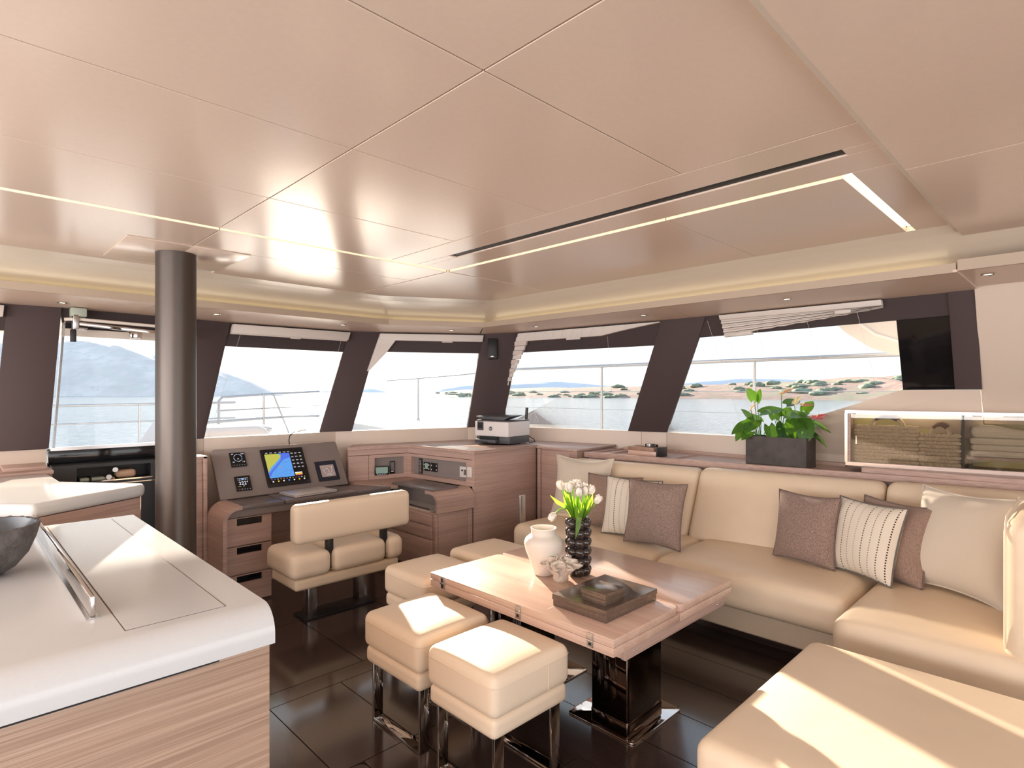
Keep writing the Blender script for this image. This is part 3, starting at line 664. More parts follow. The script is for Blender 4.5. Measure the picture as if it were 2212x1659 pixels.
MB().rbox(0.81, 0.925, 4.55, 4.64, nz0 + 0.001, nz0 + 0.055, 0.022).build('body', 'tan', pouch, smooth=True); MB().box(0.83, 0.905, 4.546, 4.551, nz0 + 0.035, nz0 + 0.038).build('zip', 'chrome', pouch)
sg = T('headphones', 'thin black headphones with silver ear cups in the door niche', 'headphones', (0.76, 4.53, nz0))
for cx, cz in ((0.765, nz0 + 0.018), (0.80, nz0 + 0.062)):
    MB().lathe([(0.0, -0.008), (0.016, -0.008), (0.019, 0), (0.016, 0.008), (0.0, 0.008)], (0, 0, 0), 16).xf(Matrix.Translation((cx, 4.535, cz)) @ Matrix.Rotation(PI / 2, 4, 'X')).build('ear_cup', 'steel', sg, smooth=True)
MB().tube([(0.765, 4.533, nz0 + 0.02), (0.735, 4.534, nz0 + 0.04), (0.735, 4.536, nz0 + 0.07), (0.765, 4.536, nz0 + 0.08), (0.80, 4.535, nz0 + 0.065)], 0.0022, 6).build('headband', 'black', sg, smooth=True)

# ---- oak cabinet between column and chart table
lc = T('tall_cabinet', 'narrow oak cabinet between the grey column and the instrument panel', 'cabinet', (1.12, 4.4, 0))
MB().box(1.07, 1.235, 4.215, 4.66, 0.0, 0.948).build('body', 'oak_h', lc); MB().box(1.237, 1.262, 4.205, 4.66, 0.0, 0.964).build('side_panel', 'oak_h', lc, bevel=0.002)
MB().box(1.07, 1.262, 4.205, 4.66, 0.949, 0.966).build('top', 'oak_x', lc, bevel=0.002); MB().box(1.075, 1.232, 4.207, 4.214, 0.02, 0.86).build('door', 'oak_h', lc, bevel=0.0015); MB().box(1.075, 1.232, 4.209, 4.214, 0.868, 0.944).build('fascia', 'oak_h', lc, bevel=0.0015)

# ---- chart table
nd = T('chart_table', 'oak and grey chart table with drawers and a rolled left cheek', 'desk', (1.8, 4.1, 0))
def roll(outer, z_top, r, th, y0, y1, flat):
    o_, i_ = [], []
    o_.append((outer, 0.0)); i_.append((outer + th, 0.0))
    for k in range(9):
        a = PI / 2 * k / 8; o_.append((outer + r - r * math.cos(a), z_top - r + r * math.sin(a))); i_.append((outer + r - (r - th) * math.cos(a), z_top - r + (r - th) * math.sin(a)))
    o_.append((outer + r + flat, z_top)); i_.append((outer + r + flat, z_top - th))
    return [Vector((x, y0, z)) for x, z in o_ + i_[::-1]], Vector((0, y1 - y0, 0))
p, d = roll(1.262, 0.655, 0.10, 0.024, 3.90, 4.204, 0.02)
ck = MB(); a = p; n = len(a); h = n // 2
for i in range(h - 1):
    q = [a[i], a[i + 1], a[n - 2 - i], a[n - 1 - i]]; ck.extr(q, d)
ck.build('cheek', 'oak_h', nd, smooth=True)
for pl, zz in (([(1.384, 3.905), (1.66, 3.905), (1.66, 4.20), (1.384, 4.20)], 0.652), ([(1.664, 3.885), (2.20, 3.885), (2.20, 4.20), (1.664, 4.20)], 0.657), ([(2.204, 3.90), (2.50, 3.90), (2.36, 4.20), (2.204, 4.20)], 0.652)):
    MB().prism(pl, zz - 0.022, zz).build('desktop_panel', 'grey_lid', nd, bevel=0.002)
MB().box(1.29, 2.52, 3.93, 4.20, 0.575, 0.630).build('apron', 'grey_vinyl', nd, bevel=0.012)
MB().box(1.60, 2.56, 4.32, 4.36, 0.0, 0.575).build('knee_panel', 'oak_h', nd)
MB().box(1.29, 1.588, 3.965, 4.25, 0.06, 0.573).build('drawer_case', 'oak_h', nd)
for z0, z1 in ((0.392, 0.572), (0.203, 0.383), (0.015, 0.194)):
    dw = MB(); hx0, hx1, hz = 1.362, 1.525, z1 - 0.052
    dw.box(1.292, 1.586, 3.945, 3.963, z0, hz); dw.box(1.292, hx0, 3.945, 3.963, hz, z1); dw.box(hx1, 1.586, 3.945, 3.963, hz, z1); dw.box(hx0, hx1, 3.945, 3.963, z1 - 0.006, z1)
    dd = dw.build('drawer', 'oak_h', nd)
    MB().box(hx0, hx1, 3.961, 3.964, hz, z1 - 0.006).build('finger_slot', 'black_gloss', dd)

# ---- tilted instrument panel
ip = T('instrument_panel', 'tilted grey instrument panel standing at the back of the chart table', 'instrument panel', (1.85, 4.25, 0.66))
IO = Vector((1.345, 4.205, 0.658)); IX = Vector((1, 0.03, 0)).normalized(); IY = Vector((0, 0.20, 0.335)).normalized()
IM = frame_m(IO, IX, IY); IW, IH = 0.975, 0.385
ipm = MB().prism([(0, 0), (IW, 0), (IW - 0.003, IH - 0.012), (IW - 0.014, IH), (0.02, IH), (0, IH - 0.02)], -0.03, 0.0); ipm.xf(IM).build('board', 'grey_vinyl', ip, bevel=0.003)
plain('screen_black', (0.006, 0.006, 0.007), 0.12); plain('bezel', (0.012, 0.012, 0.014), 0.25)
plain('px_white', (0.1, 0.1, 0.1), 0.5, emit=(0.85, 0.88, 1.0), es=0.55); plain('px_red', (0.1, 0.0, 0.0), 0.5, emit=(0.9, 0.15, 0.2), es=0.5)
plain('px_blue', (0.0, 0.0, 0.1), 0.5, emit=(0.13, 0.42, 0.95), es=0.5); plain('px_deep', (0.0, 0.0, 0.1), 0.5, emit=(0.10, 0.20, 0.85), es=0.5)
plain('px_land', (0.1, 0.1, 0.0), 0.5, emit=(0.55, 0.55, 0.10), es=0.5); plain('px_yellow', (0.1, 0.1, 0.0), 0.5, emit=(0.95, 0.65, 0.05), es=0.5)
plain('px_brown', (0.1, 0.1, 0.1), 0.5, emit=(0.22, 0.14, 0.12), es=0.6); plain('px_green', (0.1, 0.1, 0.1), 0.5, emit=(0.16, 0.24, 0.19), es=0.5); plain('px_line', (0.02, 0.03, 0.1), 0.5, emit=(0.08, 0.10, 0.4), es=0.4)
def flat(parent, name, mat, M, x0, x1, y0, y1, z, th=0.0006): return MB().box(x0, x1, y0, y1, z, z + th).xf(M).build(name, mat, parent)
def poly_flat(parent, name, mat, M, pts, z, th=0.0005): return MB().prism(pts, z, z + th).xf(M).build(name, mat, parent)
def device(name, label, cat, x0, x1, y0, y1, th, M, mat='bezel', bev=0.004):
    o = T(name, label, cat, M @ Vector(((x0 + x1) / 2, y0, 0)))
    MB().box(x0, x1, y0, y1, 0.0006, th).xf(M).build('housing', mat, o, bevel=bev); return o
rs = random.Random(3)
# two small square displays
d1 = device('wind_display', 'small square black display with white wind dial, upper of the two on the panel', 'display', 0.115, 0.222, 0.232, 0.345, 0.012, IM)
flat(d1, 'screen', 'screen_black', IM, 0.124, 0.213, 0.258, 0.338, 0.012)
cxd, cyd = 0.1685, 0.300
for k in range(22):
    a = 2 * PI * k / 22; r = 0.028
    flat(d1, 'dial_tick', 'px_white' if k % 5 else 'px_blue', IM, cxd + r * math.cos(a) - 0.0022, cxd + r * math.cos(a) + 0.0022, cyd + r * math.sin(a) - 0.0018, cyd + r * math.sin(a) + 0.0018, 0.0126)
for tx, ty, s_ in ((0.134, 0.330, '09'), (0.203, 0.330, '270'), (0.134, 0.268, '54'), (0.203, 0.268, '1.6')):
    text_part('digits', s_, 'px_white', IM @ Matrix.Translation((tx, ty, 0.0128)), 0.014, d1)
text_part('digits', '34', 'px_white', IM @ Matrix.Translation((cxd, cyd - 0.008, 0.0128)), 0.012, d1)
for k in range(5): flat(d1, 'key', 'px_white', IM, 0.132 + k * 0.018, 0.136 + k * 0.018, 0.243, 0.2445, 0.012)
d2 = device('heading_display', 'small square black display reading 222 degrees, lower of the two on the panel', 'display', 0.115, 0.222, 0.045, 0.158, 0.012, IM)
flat(d2, 'screen', 'screen_black', IM, 0.124, 0.213, 0.071, 0.151, 0.012)
text_part('digits', '222°', 'px_white', IM @ Matrix.Translation((0.170, 0.100, 0.0128)), 0.036, d2)
flat(d2, 'scale_bar', 'px_white', IM, 0.130, 0.206, 0.1365, 0.1385, 0.0126); flat(d2, 'scale_bar', 'px_blue', IM, 0.158, 0.178, 0.128, 0.135, 0.0126)
for k in range(7): flat(d2, 'tick', 'px_white', IM, 0.133 + k * 0.0105, 0.137 + k * 0.0105, 0.124, 0.1265 + 0.003 * (k % 2), 0.0126)
flat(d2, 'status', 'px_land', IM, 0.13, 0.148, 0.077, 0.0795, 0.0126); flat(d2, 'status', 'px_white', IM, 0.163, 0.172, 0.078, 0.0805, 0.0126)
for k in range(5): flat(d2, 'key', 'px_red' if k == 0 else 'px_white', IM, 0.132 + k * 0.018, 0.137 + k * 0.018, 0.055, 0.057, 0.012)
# chart plotter
cp = device('chart_plotter', 'large black chart plotter with a lit yellow and blue sea chart', 'display', 0.335, 0.665, 0.045, 0.350, 0.016, IM, 'bezel', 0.006)
flat(cp, 'screen', 'screen_black', IM, 0.350, 0.650, 0.068, 0.330, 0.016)
cx0, cx1, cy0, cy1 = 0.358, 0.548, 0.112, 0.306
chart = flat(cp, 'chart', 'px_blue', IM, cx0, cx1, cy0, cy1, 0.0166)
poly_flat(chart, 'deep_water', 'px_deep', IM, [(cx0, 0.112), (cx0, 0.150), (0.470, 0.252), (0.482, 0.306), (cx1, 0.306), (cx1, 0.268), (0.50, 0.258), (0.47, 0.236), (0.39, 0.158)], 0.0171)
poly_flat(chart, 'land', 'px_land', IM, [(cx0, 0.158), (0.385, 0.196), (0.45, 0.252), (0.474, 0.276), (0.478, 0.292), (0.45, 0.306), (cx0, 0.306)], 0.0174)
for pts in ([(0.405, 0.135), (0.43, 0.20), (0.455, 0.215)], [(0.40, 0.125), (0.50, 0.165), (0.54, 0.158)], [(0.43, 0.118), (0.52, 0.14), (0.54, 0.17)], [(0.46, 0.24), (0.50, 0.225), (0.53, 0.238)]):
    MB().tube([(x, y, 0.0174) for x, y in pts], 0.0006, 4).xf(IM).build('contour', 'px_line', chart)
flat(chart, 'boat_mark', 'px_red', IM, 0.455, 0.459, 0.185, 0.200, 0.0172)
for k in range(6): text_part('readout', '%d.%d' % (rs.randint(0, 9), rs.randint(10, 99)), 'px_white', IM @ Matrix.Translation((0.375 + k * 0.034, 0.316, 0.0168)), 0.011, cp)
for r_ in range(5):
    for c_ in range(3):
        text_part('readout', '%d' % rs.randint(10, 999), 'px_white', IM @ Matrix.Translation((0.566 + c_ * 0.032, 0.300 - r_ * 0.029, 0.0168)), 0.0125, cp)
flat(cp, 'gauge', 'px_yellow', IM, 0.556, 0.612, 0.122, 0.133, 0.0168); flat(cp, 'gauge', 'px_white', IM, 0.556, 0.612, 0.134, 0.141, 0.0168); flat(cp, 'gauge', 'px_red', IM, 0.556, 0.612, 0.116, 0.121, 0.0168)
for k in range(12): flat(cp, 'icon', ['px_red', 'px_blue', 'px_white', 'px_land'][k % 4], IM, 0.366 + k * 0.023, 0.374 + k * 0.023, 0.098, 0.103, 0.0168)
for k in range(7): flat(cp, 'icon', ['px_white', 'px_yellow', 'px_white', 'px_blue'][k % 4], IM, 0.372 + k * 0.040, 0.382 + k * 0.040, 0.078, 0.088, 0.0168)
# small touch panel
tp = device('touch_panel', 'dark blue touch panel with a small brown screen right of the chart plotter', 'display', 0.735, 0.915, 0.045, 0.215, 0.008, IM, 'bezel', 0.004)
MATS['navy'] = None; plain('navy', (0.016, 0.022, 0.045), 0.3)
flat(tp, 'face', 'navy', IM, 0.738, 0.912, 0.048, 0.212, 0.008)
flat(tp, 'screen', 'px_brown', IM, 0.768, 0.885, 0.078, 0.178, 0.0088)
for pts in ([(0.785, 0.15), (0.80, 0.11), (0.84, 0.10), (0.862, 0.125), (0.862, 0.16)], [(0.80, 0.14), (0.825, 0.148), (0.84, 0.13), (0.83, 0.112)], [(0.80, 0.092), (0.85, 0.09), (0.875, 0.105)]):
    MB().tube([(x, y, 0.0095) for x, y in pts], 0.0007, 4).xf(IM).build('line', 'px_white', tp)
for k in range(6): flat(tp, 'icon', 'px_white' if k % 2 else 'px_yellow', IM, 0.774 + k * 0.018, 0.779 + k * 0.018, 0.166 - (k % 3) * 0.004, 0.170 - (k % 3) * 0.004, 0.0096)
gl_ = T('gooseneck_lamp', 'thin black gooseneck reading lamp on top of the instrument panel', 'lamp', (1.99, 4.41, 1.0))
gb = IM @ Vector((0.585, IH + 0.001, -0.015))
gp = [gb, gb + Vector((-0.005, 0, 0.035)), gb + Vector((0.0, 0, 0.07)), gb + Vector((0.03, 0, 0.098)), gb + Vector((0.07, -0.01, 0.108))]
MB().tube(gp, 0.0045, 8).build('neck', 'dark_plastic', gl_, smooth=True); MB().tube([gp[-1], gp[-1] + Vector((0.055, -0.01, 0.008))], 0.0085, 10).build('head', 'white_plastic', gl_, smooth=True)

# ---- closed laptop on the chart table
lt = T('laptop', 'closed silver laptop lying on the chart table', 'laptop', (1.92, 4.05, 0.66))
plain('alu', (0.72, 0.68, 0.66), 0.42, 0.55)
LM = Matrix.Translation((1.895, 4.045, 0.6585)) @ Matrix.Rotation(0.10, 4, 'Z')
MB().box(-0.165, 0.165, -0.115, 0.115, 0.0012, 0.011).xf(LM).build('base', 'alu', lt, bevel=0.004); MB().box(-0.165, 0.165, -0.115, 0.115, 0.0118, 0.0185).xf(LM).build('lid', 'alu', lt, bevel=0.003); MB().box(-0.15, 0.15, -0.11, 0.11, 0, 0.0014).xf(LM).build('foot', 'black', lt)

# ---- corner cabinet with instrument niches
nc = T('nav_cabinet', 'oak corner cabinet with two instrument niches and a rolled end beside the chart table', 'cabinet', (3.0, 3.8, 0))
N0, N1, N2, N3 = Vector((2.385, 4.352, 0)), Vector((2.885, 4.225, 0)), Vector((2.945, 3.415, 0)), Vector((3.68, 3.44, 0))
# body stays behind the niche faces
MB().prism([(2.40, 4.44), (2.97, 4.30), (3.02, 3.45), (3.63, 3.45), (3.62, 4.25), (2.6, 4.56)], 0.0, 0.905).build('body', 'oak_h', nc)
def facepanel(name, a, b, z0, z1, holes, mat, parent, th=0.035):
    """board from a to b (seen from the room) with rectangular holes (s0,s1,z0,z1)"""
    L = (b - a).length; u = (b - a).normalized(); n = Vector((-u.y, u.x, 0));
    if n.dot(Vector((1, 1, 0))) < 0: n = -n
    M = Matrix.Identity(4)
    for i in range(3): M[i][0] = u[i]; M[i][1] = n[i]; M[i][2] = (0, 0, 1)[i]; M[i][3] = a[i]
    ss = sorted({0, L} | {h_[0] for h_ in holes} | {h_[1] for h_ in holes}); zs = sorted({z0, z1} | {h_[2] for h_ in holes} | {h_[3] for h_ in holes})
    mb = MB()
    for s0, s1 in zip(ss[:-1], ss[1:]):
        for q0, q1 in zip(zs[:-1], zs[1:]):
            if any(h_[0] <= s0 and s1 <= h_[1] and h_[2] <= q0 and q1 <= h_[3] for h_ in holes): continue
            mb.box(s0, s1, 0, th, q0, q1)
    mb.xf(M).build(name, mat, parent)
    for h_ in holes: MB().box(h_[0] - 0.01, h_[1] + 0.01, th, th + 0.004, h_[2] - 0.01, h_[3] + 0.01).xf(M).build('niche_back', 'grey_vinyl', parent)
    return M
L1 = (N1 - N0).length; L2 = (N2 - N1).length
M1 = facepanel('niche_board', N0 + (N1 - N0) * 0.33, N1, 0.655, 0.862, [(0.05, L1 * 0.67 - 0.035, 0.69, 0.838)], 'oak_h', nc)
facepanel('door', N0, N0 + (N1 - N0) * 0.325, 0.655, 0.862, [], 'oak_h', nc)
facepanel('fascia', N0, N1, 0.866, 0.912, [], 'oak_h', nc)
M2 = facepanel('niche_board', N1, N2, 0.655, 0.862, [(0.045, L2 - 0.085, 0.69, 0.838)], 'oak_h', nc)
facepanel('fascia', N1, N2, 0.866, 0.912, [], 'oak_h', nc)
MB().prism([(N2.x, N2.y - 0.002), (N3.x, N3.y - 0.002), (N3.x, N3.y + 0.02), (N2.x, N2.y + 0.02)], 0.0, 0.912).build('end_panel', 'oak_h', nc, bevel=0.002)
MB().prism([(2.375, 4.345), (2.882, 4.215), (2.938, 3.405), (3.69, 3.432), (3.69, 3.46), (3.86, 4.23), (3.655, 4.335), (2.585, 4.645)], 0.913, 0.929).build('top', 'oak_x', nc, bevel=0.0015)
MB().prism([(2.375, 4.345), (2.882, 4.215), (2.938, 3.405), (3.69, 3.432), (3.69, 3.45), (2.955, 3.424), (2.898, 4.226), (2.38, 4.36)], 0.929, 0.938).build('rim', 'oak_x', nc, bevel=0.0015)
for q in ([(3.02, 3.5), (3.18, 3.5), (3.14, 4.1), (2.99, 4.1)],): MB().prism(q, 0.9292, 0.9305).build('tray_mat', 'grey_lid', nc)
# low return with lid and rolled end
MB().prism([(2.366, 4.205), (2.505, 3.905), (2.572, 3.905), (2.572, 4.02), (2.94, 4.02), (2.885, 4.22), (2.385, 4.348)], 0.632, 0.6545).build('corner_shelf', 'oak_x', nc)
MB().box(2.575, 2.93, 3.44, 4.25, 0.06, 0.50).build('low_body', 'oak_h', nc)
MB().box(2.585, 2.93, 3.50, 4.00, 0.50, 0.506).build('tray_floor', 'white_lacquer', nc); MB().box(2.75, 2.93, 3.50, 4.0, 0.506, 0.645).build('tray_back', 'grey_vinyl', nc); MB().box(2.585, 2.75, 3.98, 4.0, 0.506, 0.645).build('tray_back', 'grey_vinyl', nc)
MB().box(2.585, 2.835, 3.475, 4.005, 0.650, 0.668).build('lid', 'grey_lid', nc, bevel=0.002); MB().box(2.585, 2.60, 3.50, 3.97, 0.515, 0.522).build('tray_edge', 'chrome', nc)
rl = MB(); po, pi_ = [(3.55, 0.655)], [(3.55, 0.633)]
for k in range(9):
    a = PI / 2 * k / 8; po.append((3.48 - 0.085 * math.sin(a), 0.655 - 0.085 + 0.085 * math.cos(a))); pi_.append((3.48 - 0.063 * math.sin(a), 0.655 - 0.085 + 0.063 * math.cos(a)))
po.append((3.395, 0.50)); pi_.append((3.417, 0.50))
for i in range(len(po) - 1): rl.extr([Vector((2.575, po[i][0], po[i][1])), Vector((2.575, po[i + 1][0], po[i + 1][1])), Vector((2.575, pi_[i + 1][0], pi_[i + 1][1])), Vector((2.575, pi_[i][0], pi_[i][1]))], (0.362, 0, 0))
rl.build('rolled_end', 'oak_h', nc, smooth=True)
for x0, x1 in ((2.577, 2.60), (2.603, 2.885), (2.888, 2.935)): MB().box(x0, x1, 3.42, 3.438, 0.13 if x0 > 2.6 and x1 < 2.9 else 0.06, 0.492).build('low_door', 'oak_h', nc, bevel=0.0015)
for z0, z1 in ((0.10, 0.30), (0.31, 0.40), (0.41, 0.49)): MB().box(2.557, 2.573, 3.45, 4.2, z0, z1).build('drawer', 'oak_h', nc, bevel=0.0015)
# things in the niches
def niche_dev(name, label, cat, M, s0, s1, z0, z1, y0, y1, mat='bezel', bev=0.003):
    o = T(name, label, cat, M @ Vector(((s0 + s1) / 2, y0, z0)))
    MB().box(s0, s1, y0, y1, z0, z1).xf(M).build('housing', mat, o, bevel=bev); return o
def nflat(o, name, mat, M, s0, s1, z0, z1, y): return MB().box(s0, s1, y - 0.0008, y, z0, z1).xf(M).build(name, mat, o)
e = niche_dev('alarm_panel', 'black tilted display with a dull green screen in the left instrument niche', 'display', M1, 0.048, 0.170, 0.690, 0.765, -0.012, 0.012)
nflat(e, 'screen', 'px_green', M1, 0.058, 0.160, 0.705, 0.757, -0.0122)
for k in range(6): nflat(e, 'key', 'px_white', M1, 0.066 + k * 0.015, 0.072 + k * 0.015, 0.696, 0.699, -0.0122)
e = niche_dev('phone_handset', 'slim dark handset standing in a cradle in the left instrument niche', 'handset', M1, 0.192, 0.235, 0.692, 0.80, 0.020, 0.0385)
nflat(e, 'screen', 'grey_lid', M1, 0.199, 0.228, 0.705, 0.788, 0.0198); nflat(e, 'label_strip', 'px_white', M1, 0.203, 0.218, 0.7075, 0.7105, 0.019)
e = niche_dev('switch_strip', 'tall black switch strip in the right instrument niche', 'switch', M2, 0.115, 0.160, 0.695, 0.825, 0.026, 0.0345)
for k in range(9): nflat(e, 'switch_mark', 'white_plastic', M2, 0.128, 0.134, 0.705 + k * 0.0125, 0.711 + k * 0.0125, 0.0258); nflat(e, 'switch_mark', 'white_plastic', M2, 0.142, 0.147, 0.705 + k * 0.0125, 0.711 + k * 0.0125, 0.0258)
for i, (s0, c_, nm) in enumerate(((0.175, 'px_green', 'black bow-thruster control with a green screen and four white buttons'), (0.27, 'black', 'black control with a blank screen and four white buttons'))):
    e = niche_dev('control_pad', nm, 'control', M2, s0, s0 + 0.082, 0.725, 0.80, 0.027, 0.0345)
    nflat(e, 'screen', c_, M2, s0 + 0.022, s0 + 0.060, 0.742, 0.790, 0.0268)
    for du, dz in ((0.010, 0.742), (0.010, 0.776), (0.071, 0.742), (0.071, 0.776)): MB().ball((s0 + du, 0.0268, dz), 0.0055, 10, 6, (1, 0.3, 1.3)).xf(M2).build('button', 'white_plastic', e, smooth=True)
e = niche_dev('thermostat', 'white thermostat with small black display at the right end of the niche', 'thermostat', M2, L2 - 0.185, L2 - 0.092, 0.715, 0.80, 0.022, 0.0345, 'white_plastic')
nflat(e, 'display', 'black', M2, L2 - 0.163, L2 - 0.145, 0.763, 0.776, 0.0215); nflat(e, 'keypad', 'grey_lid', M2, L2 - 0.135, L2 - 0.105, 0.735, 0.778, 0.0215)
e = niche_dev('light_switch', 'white wall switch plate at the corner of the oak cabinet', 'switch', M2, L2 - 0.068, L2 - 0.018, 0.728, 0.808, -0.009, -0.0005, 'white_plastic')
nflat(e, 'rocker', 'white_panel', M2, L2 - 0.055, L2 - 0.032, 0.747, 0.79, -0.0092)

# ---- cabinet behind the end of the sofa
ec = T('end_cabinet', 'oak cabinet with one drawer between the corner cabinet and the sofa end', 'cabinet', (3.8, 3.2, 0))
MB().prism([(3.70, 3.43), (3.69, 2.99), (4.26, 3.02), (3.95, 4.15)], 0.0, 0.905).build('body', 'oak_h', ec)
MB().box(3.683, 3.70, 3.06, 3.38, 0.70, 0.895).build('drawer', 'oak_h', ec, bevel=0.002)
MB().prism([(3.675, 3.43), (3.675, 2.98), (4.28, 3.02), (4.0, 4.18), (3.87, 4.22), (3.70, 3.47)], 0.908, 0.926).build('top', 'oak_x', ec, bevel=0.002)
MB().box(3.678, 3.70, 3.385, 3.42, 0.0, 0.905).build('stile', 'oak_h', ec)

# ---- long sideboard shelf behind the sofa
def sh(y): return (2.96 - y) * 0.125
sb = T('sofa_sideboard', 'long oak sideboard shelf with a raised lip behind the sofa', 'sideboard', (4.0, 1.5, 0))
def wallx(y): return 4.30 + (2.93 - y) * 0.27 - 0.012 if y > 1.9 else 4.52
F0, F1 = 2.96, -0.9
front = [(3.745 + sh(y), y) for y in (F0, F1)]
MB().prism([(3.80 + sh(F0), F0 - 0.01), (3.80 + sh(F1), F1), (4.40, F1), (4.40, 2.55), (4.29, 2.90)], 0.0, 0.868).build('body', 'oak_h', sb)
MB().prism([(3.765 + sh(F0), F0), (3.765 + sh(F1), F1), (4.44, F1), (4.405, 2.55), (4.31, 2.93)], 0.870, 0.890).build('shelf', 'oak_y', sb)
MB().prism([front[0], front[1], (front[1][0] + 0.03, front[1][1]), (front[0][0] + 0.03, front[0][1])], 0.862, 0.905).build('lip', 'oak_y', sb, bevel=0.003)
for y in (2.945, 2.80, 2.25): MB().box(3.78 + sh(y), 4.27, y - 0.02, y + 0.0, 0.890, 0.903).build('divider', 'oak_x', sb)
MB().prism([(4.255, 2.93), (4.285, 2.93), (4.385, 2.45), (4.39, 1.2), (4.36, 1.2), (4.355, 2.45)], 0.890, 0.912).build('back_ledge', 'oak_y', sb)
MB().prism([(4.03, 1.02), (4.16, -0.6), (4.3, -0.6), (4.25, 1.02)], 0.890, 0.932).build('plinth', 'oak_y', sb)

# ---- glass display cabinet
dc = T('display_cabinet', 'glass-fronted display cabinet with chrome edges above the sofa, holding baskets and towels', 'cabinet', (4.3, 0.5, 0.93))
G0, G1 = Vector((4.105, 1.13, 0)), Vector((4.335, -0.25, 0)); gu = (G1 - G0).normalized(); gn = Vector((-gu.y, gu.x, 0))
if gn.x < 0: gn = -gn
GM = Matrix.Identity(4)
for i in range(3): GM[i][0] = gu[i]; GM[i][1] = gn[i]; GM[i][2] = (0, 0, 1)[i]; GM[i][3] = G0[i]
GL = (G1 - G0).length
plain('case_led', (1, 0.9, 0.6), 0.5, emit=(1.0, 0.88, 0.55), es=4.0); plain('yellow_lit_back', (0.50, 0.46, 0.22), 0.6)  # back panel colour carries the yellowish light of the LED
MB().box(0.0, GL, 0.0, 0.22, 0.934, 0.952).xf(GM).build('bottom', 'oak_y', dc); MB().box(0.0, GL, -0.004, 0.006, 0.932, 0.954).xf(GM).build('edge_strip', 'rose_steel', dc)
MB().box(0.0, GL, -0.004, 0.20, 1.262, 1.282).xf(GM).build('top', 'white_lacquer', dc); MB().box(-0.002, GL, -0.008, -0.0042, 1.262, 1.28).xf(GM).build('edge_strip', 'rose_steel', dc)
MB().box(-0.004, 0.012, -0.003, 0.20, 0.953, 1.262).xf(GM).build('side', 'rose_steel', dc); MB().box(0.013, 0.028, 0.006, 0.19, 0.953, 1.262).xf(GM).build('side_lining', 'oak_h', dc)
MB().box(0.03, GL, 0.185, 0.195, 0.953, 1.262).xf(GM).build('back', 'yellow_lit_back', dc)
MB().box(0.588, 0.602, 0.02, 0.18, 0.953, 1.262).xf(GM).build('divider', 'black', dc)
gd = MB().box(0.03, 0.592, 0.002, 0.008, 0.956, 1.258).xf(GM).build('glass_door', 'smoke_glass', dc); MB().box(0.056, 0.064, -0.006, 0.001, 1.07, 1.12).xf(GM).build('handle', 'chrome', gd)
MB().box(0.595, GL, 0.002, 0.008, 0.956, 1.258).xf(GM).build('glass_door', 'smoke_glass', dc)
ledc = MB().box(0.05, GL, 0.10, 0.115, 1.255, 1.261).xf(GM).build('led_strip', 'case_led', dc)

# ---- sectional sofa
SZ = 0.43
sf = T('sectional_sofa', 'long cream leather sectional sofa along the starboard windows', 'sofa', (3.3, 1.6, 0))
def shx(v): return (v.x + sh(v.y), v.y, v.z)
MB().prism([(3.10, 3.02), (3.10, 0.84), (2.86, 0.84), (2.86, -0.1), (3.95, -0.1), (3.66, 2.95)], 0.085, 0.25).build('base', 'leather', sf, bevel=0.015, seg=3)
MB().prism([(3.24, 2.98), (3.24, 0.80), (3.0, 0.80), (3.0, -0.1), (3.9, -0.1), (3.62, 2.95)], 0.0, 0.084).build('plinth', 'floor_wood', sf)
def seatfn(v): return (v.x if v.x < 3.2 else v.x + sh(v.y) * min(1, (v.x - 3.2) / 0.3), v.y, v.z)
MB().rbox(2.97, 3.52, 1.835, 3.03, 0.245, SZ, 0.06, 4, 0.012, fn=seatfn).build('seat_cushion', 'leather', sf, smooth=True)
MB().rbox(2.95, 3.52, 0.815, 1.829, 0.245, SZ + 0.005, 0.06, 4, 0.014, fn=seatfn).build('seat_cushion', 'leather', sf, smooth=True)
MB().rbox(2.70, 3.62, 0.10, 0.809, 0.22, SZ + 0.008, 0.07, 4, 0.014, fn=seatfn).build('seat_cushion', 'leather', sf, smooth=True)
def leanfn(v): return (v.x + sh(v.y) + (v.z - 0.43) * 0.42, v.y, v.z)
for y0, y1, zt in ((1.945, 3.0, 0.862), (0.862, 1.938, 0.872), (0.10, 0.855, 0.878)):
    MB().rbox(3.415, 3.555, y0, y1, 0.40, zt, 0.05, 4, 0.0, fn=leanfn).build('back_cushion', 'leather', sf, smooth=True)
MB().rbox(2.74, 3.72, 0.10, 0.245, 0.40, 0.945, 0.065, 5, 0.0).build('end_cushion', 'leather', sf, smooth=True)
MB().tube([(2.765, 0.236, 0.46), (2.752, 0.236, 0.6), (2.752, 0.236, 0.84), (2.775, 0.236, 0.915), (2.82, 0.236, 0.938), (3.3, 0.236, 0.943)], 0.004, 6).build('stitched_seam', 'leather_white', sf, smooth=True)
MB().box(3.08, 3.14, 3.04, 3.06, 0.10, 0.62).build('end_post', 'steel', sf, bevel=0.004)

# ---- big square ottoman in the right foreground
ot = T('ottoman', 'large square cream leather ottoman striped with sunlight in the right foreground', 'ottoman', (1.98, 0.2, 0))
MB().rbox(1.465, 2.40, -0.62, 0.785, 0.22, 0.447, 0.045, 4, 0.010, mid=8).build('cushion', 'leather', ot, smooth=True)
MB().rbox(1.495, 2.37, -0.59, 0.755, 0.06, 0.23, 0.02, 2).build('base', 'leather', ot, smooth=True)
MB().tube([(1.477, 0.74, 0.413), (1.473, 0.4, 0.415), (1.473, -0.4, 0.415)], 0.003, 6).build('seam', 'leather_white', ot)
for x in (1.57, 2.30):
    for y in (-0.5, 0.66): MB().lathe([(0.025, 0), (0.025, 0.062)], (x, y, 0), 12).build('foot', 'black', ot)
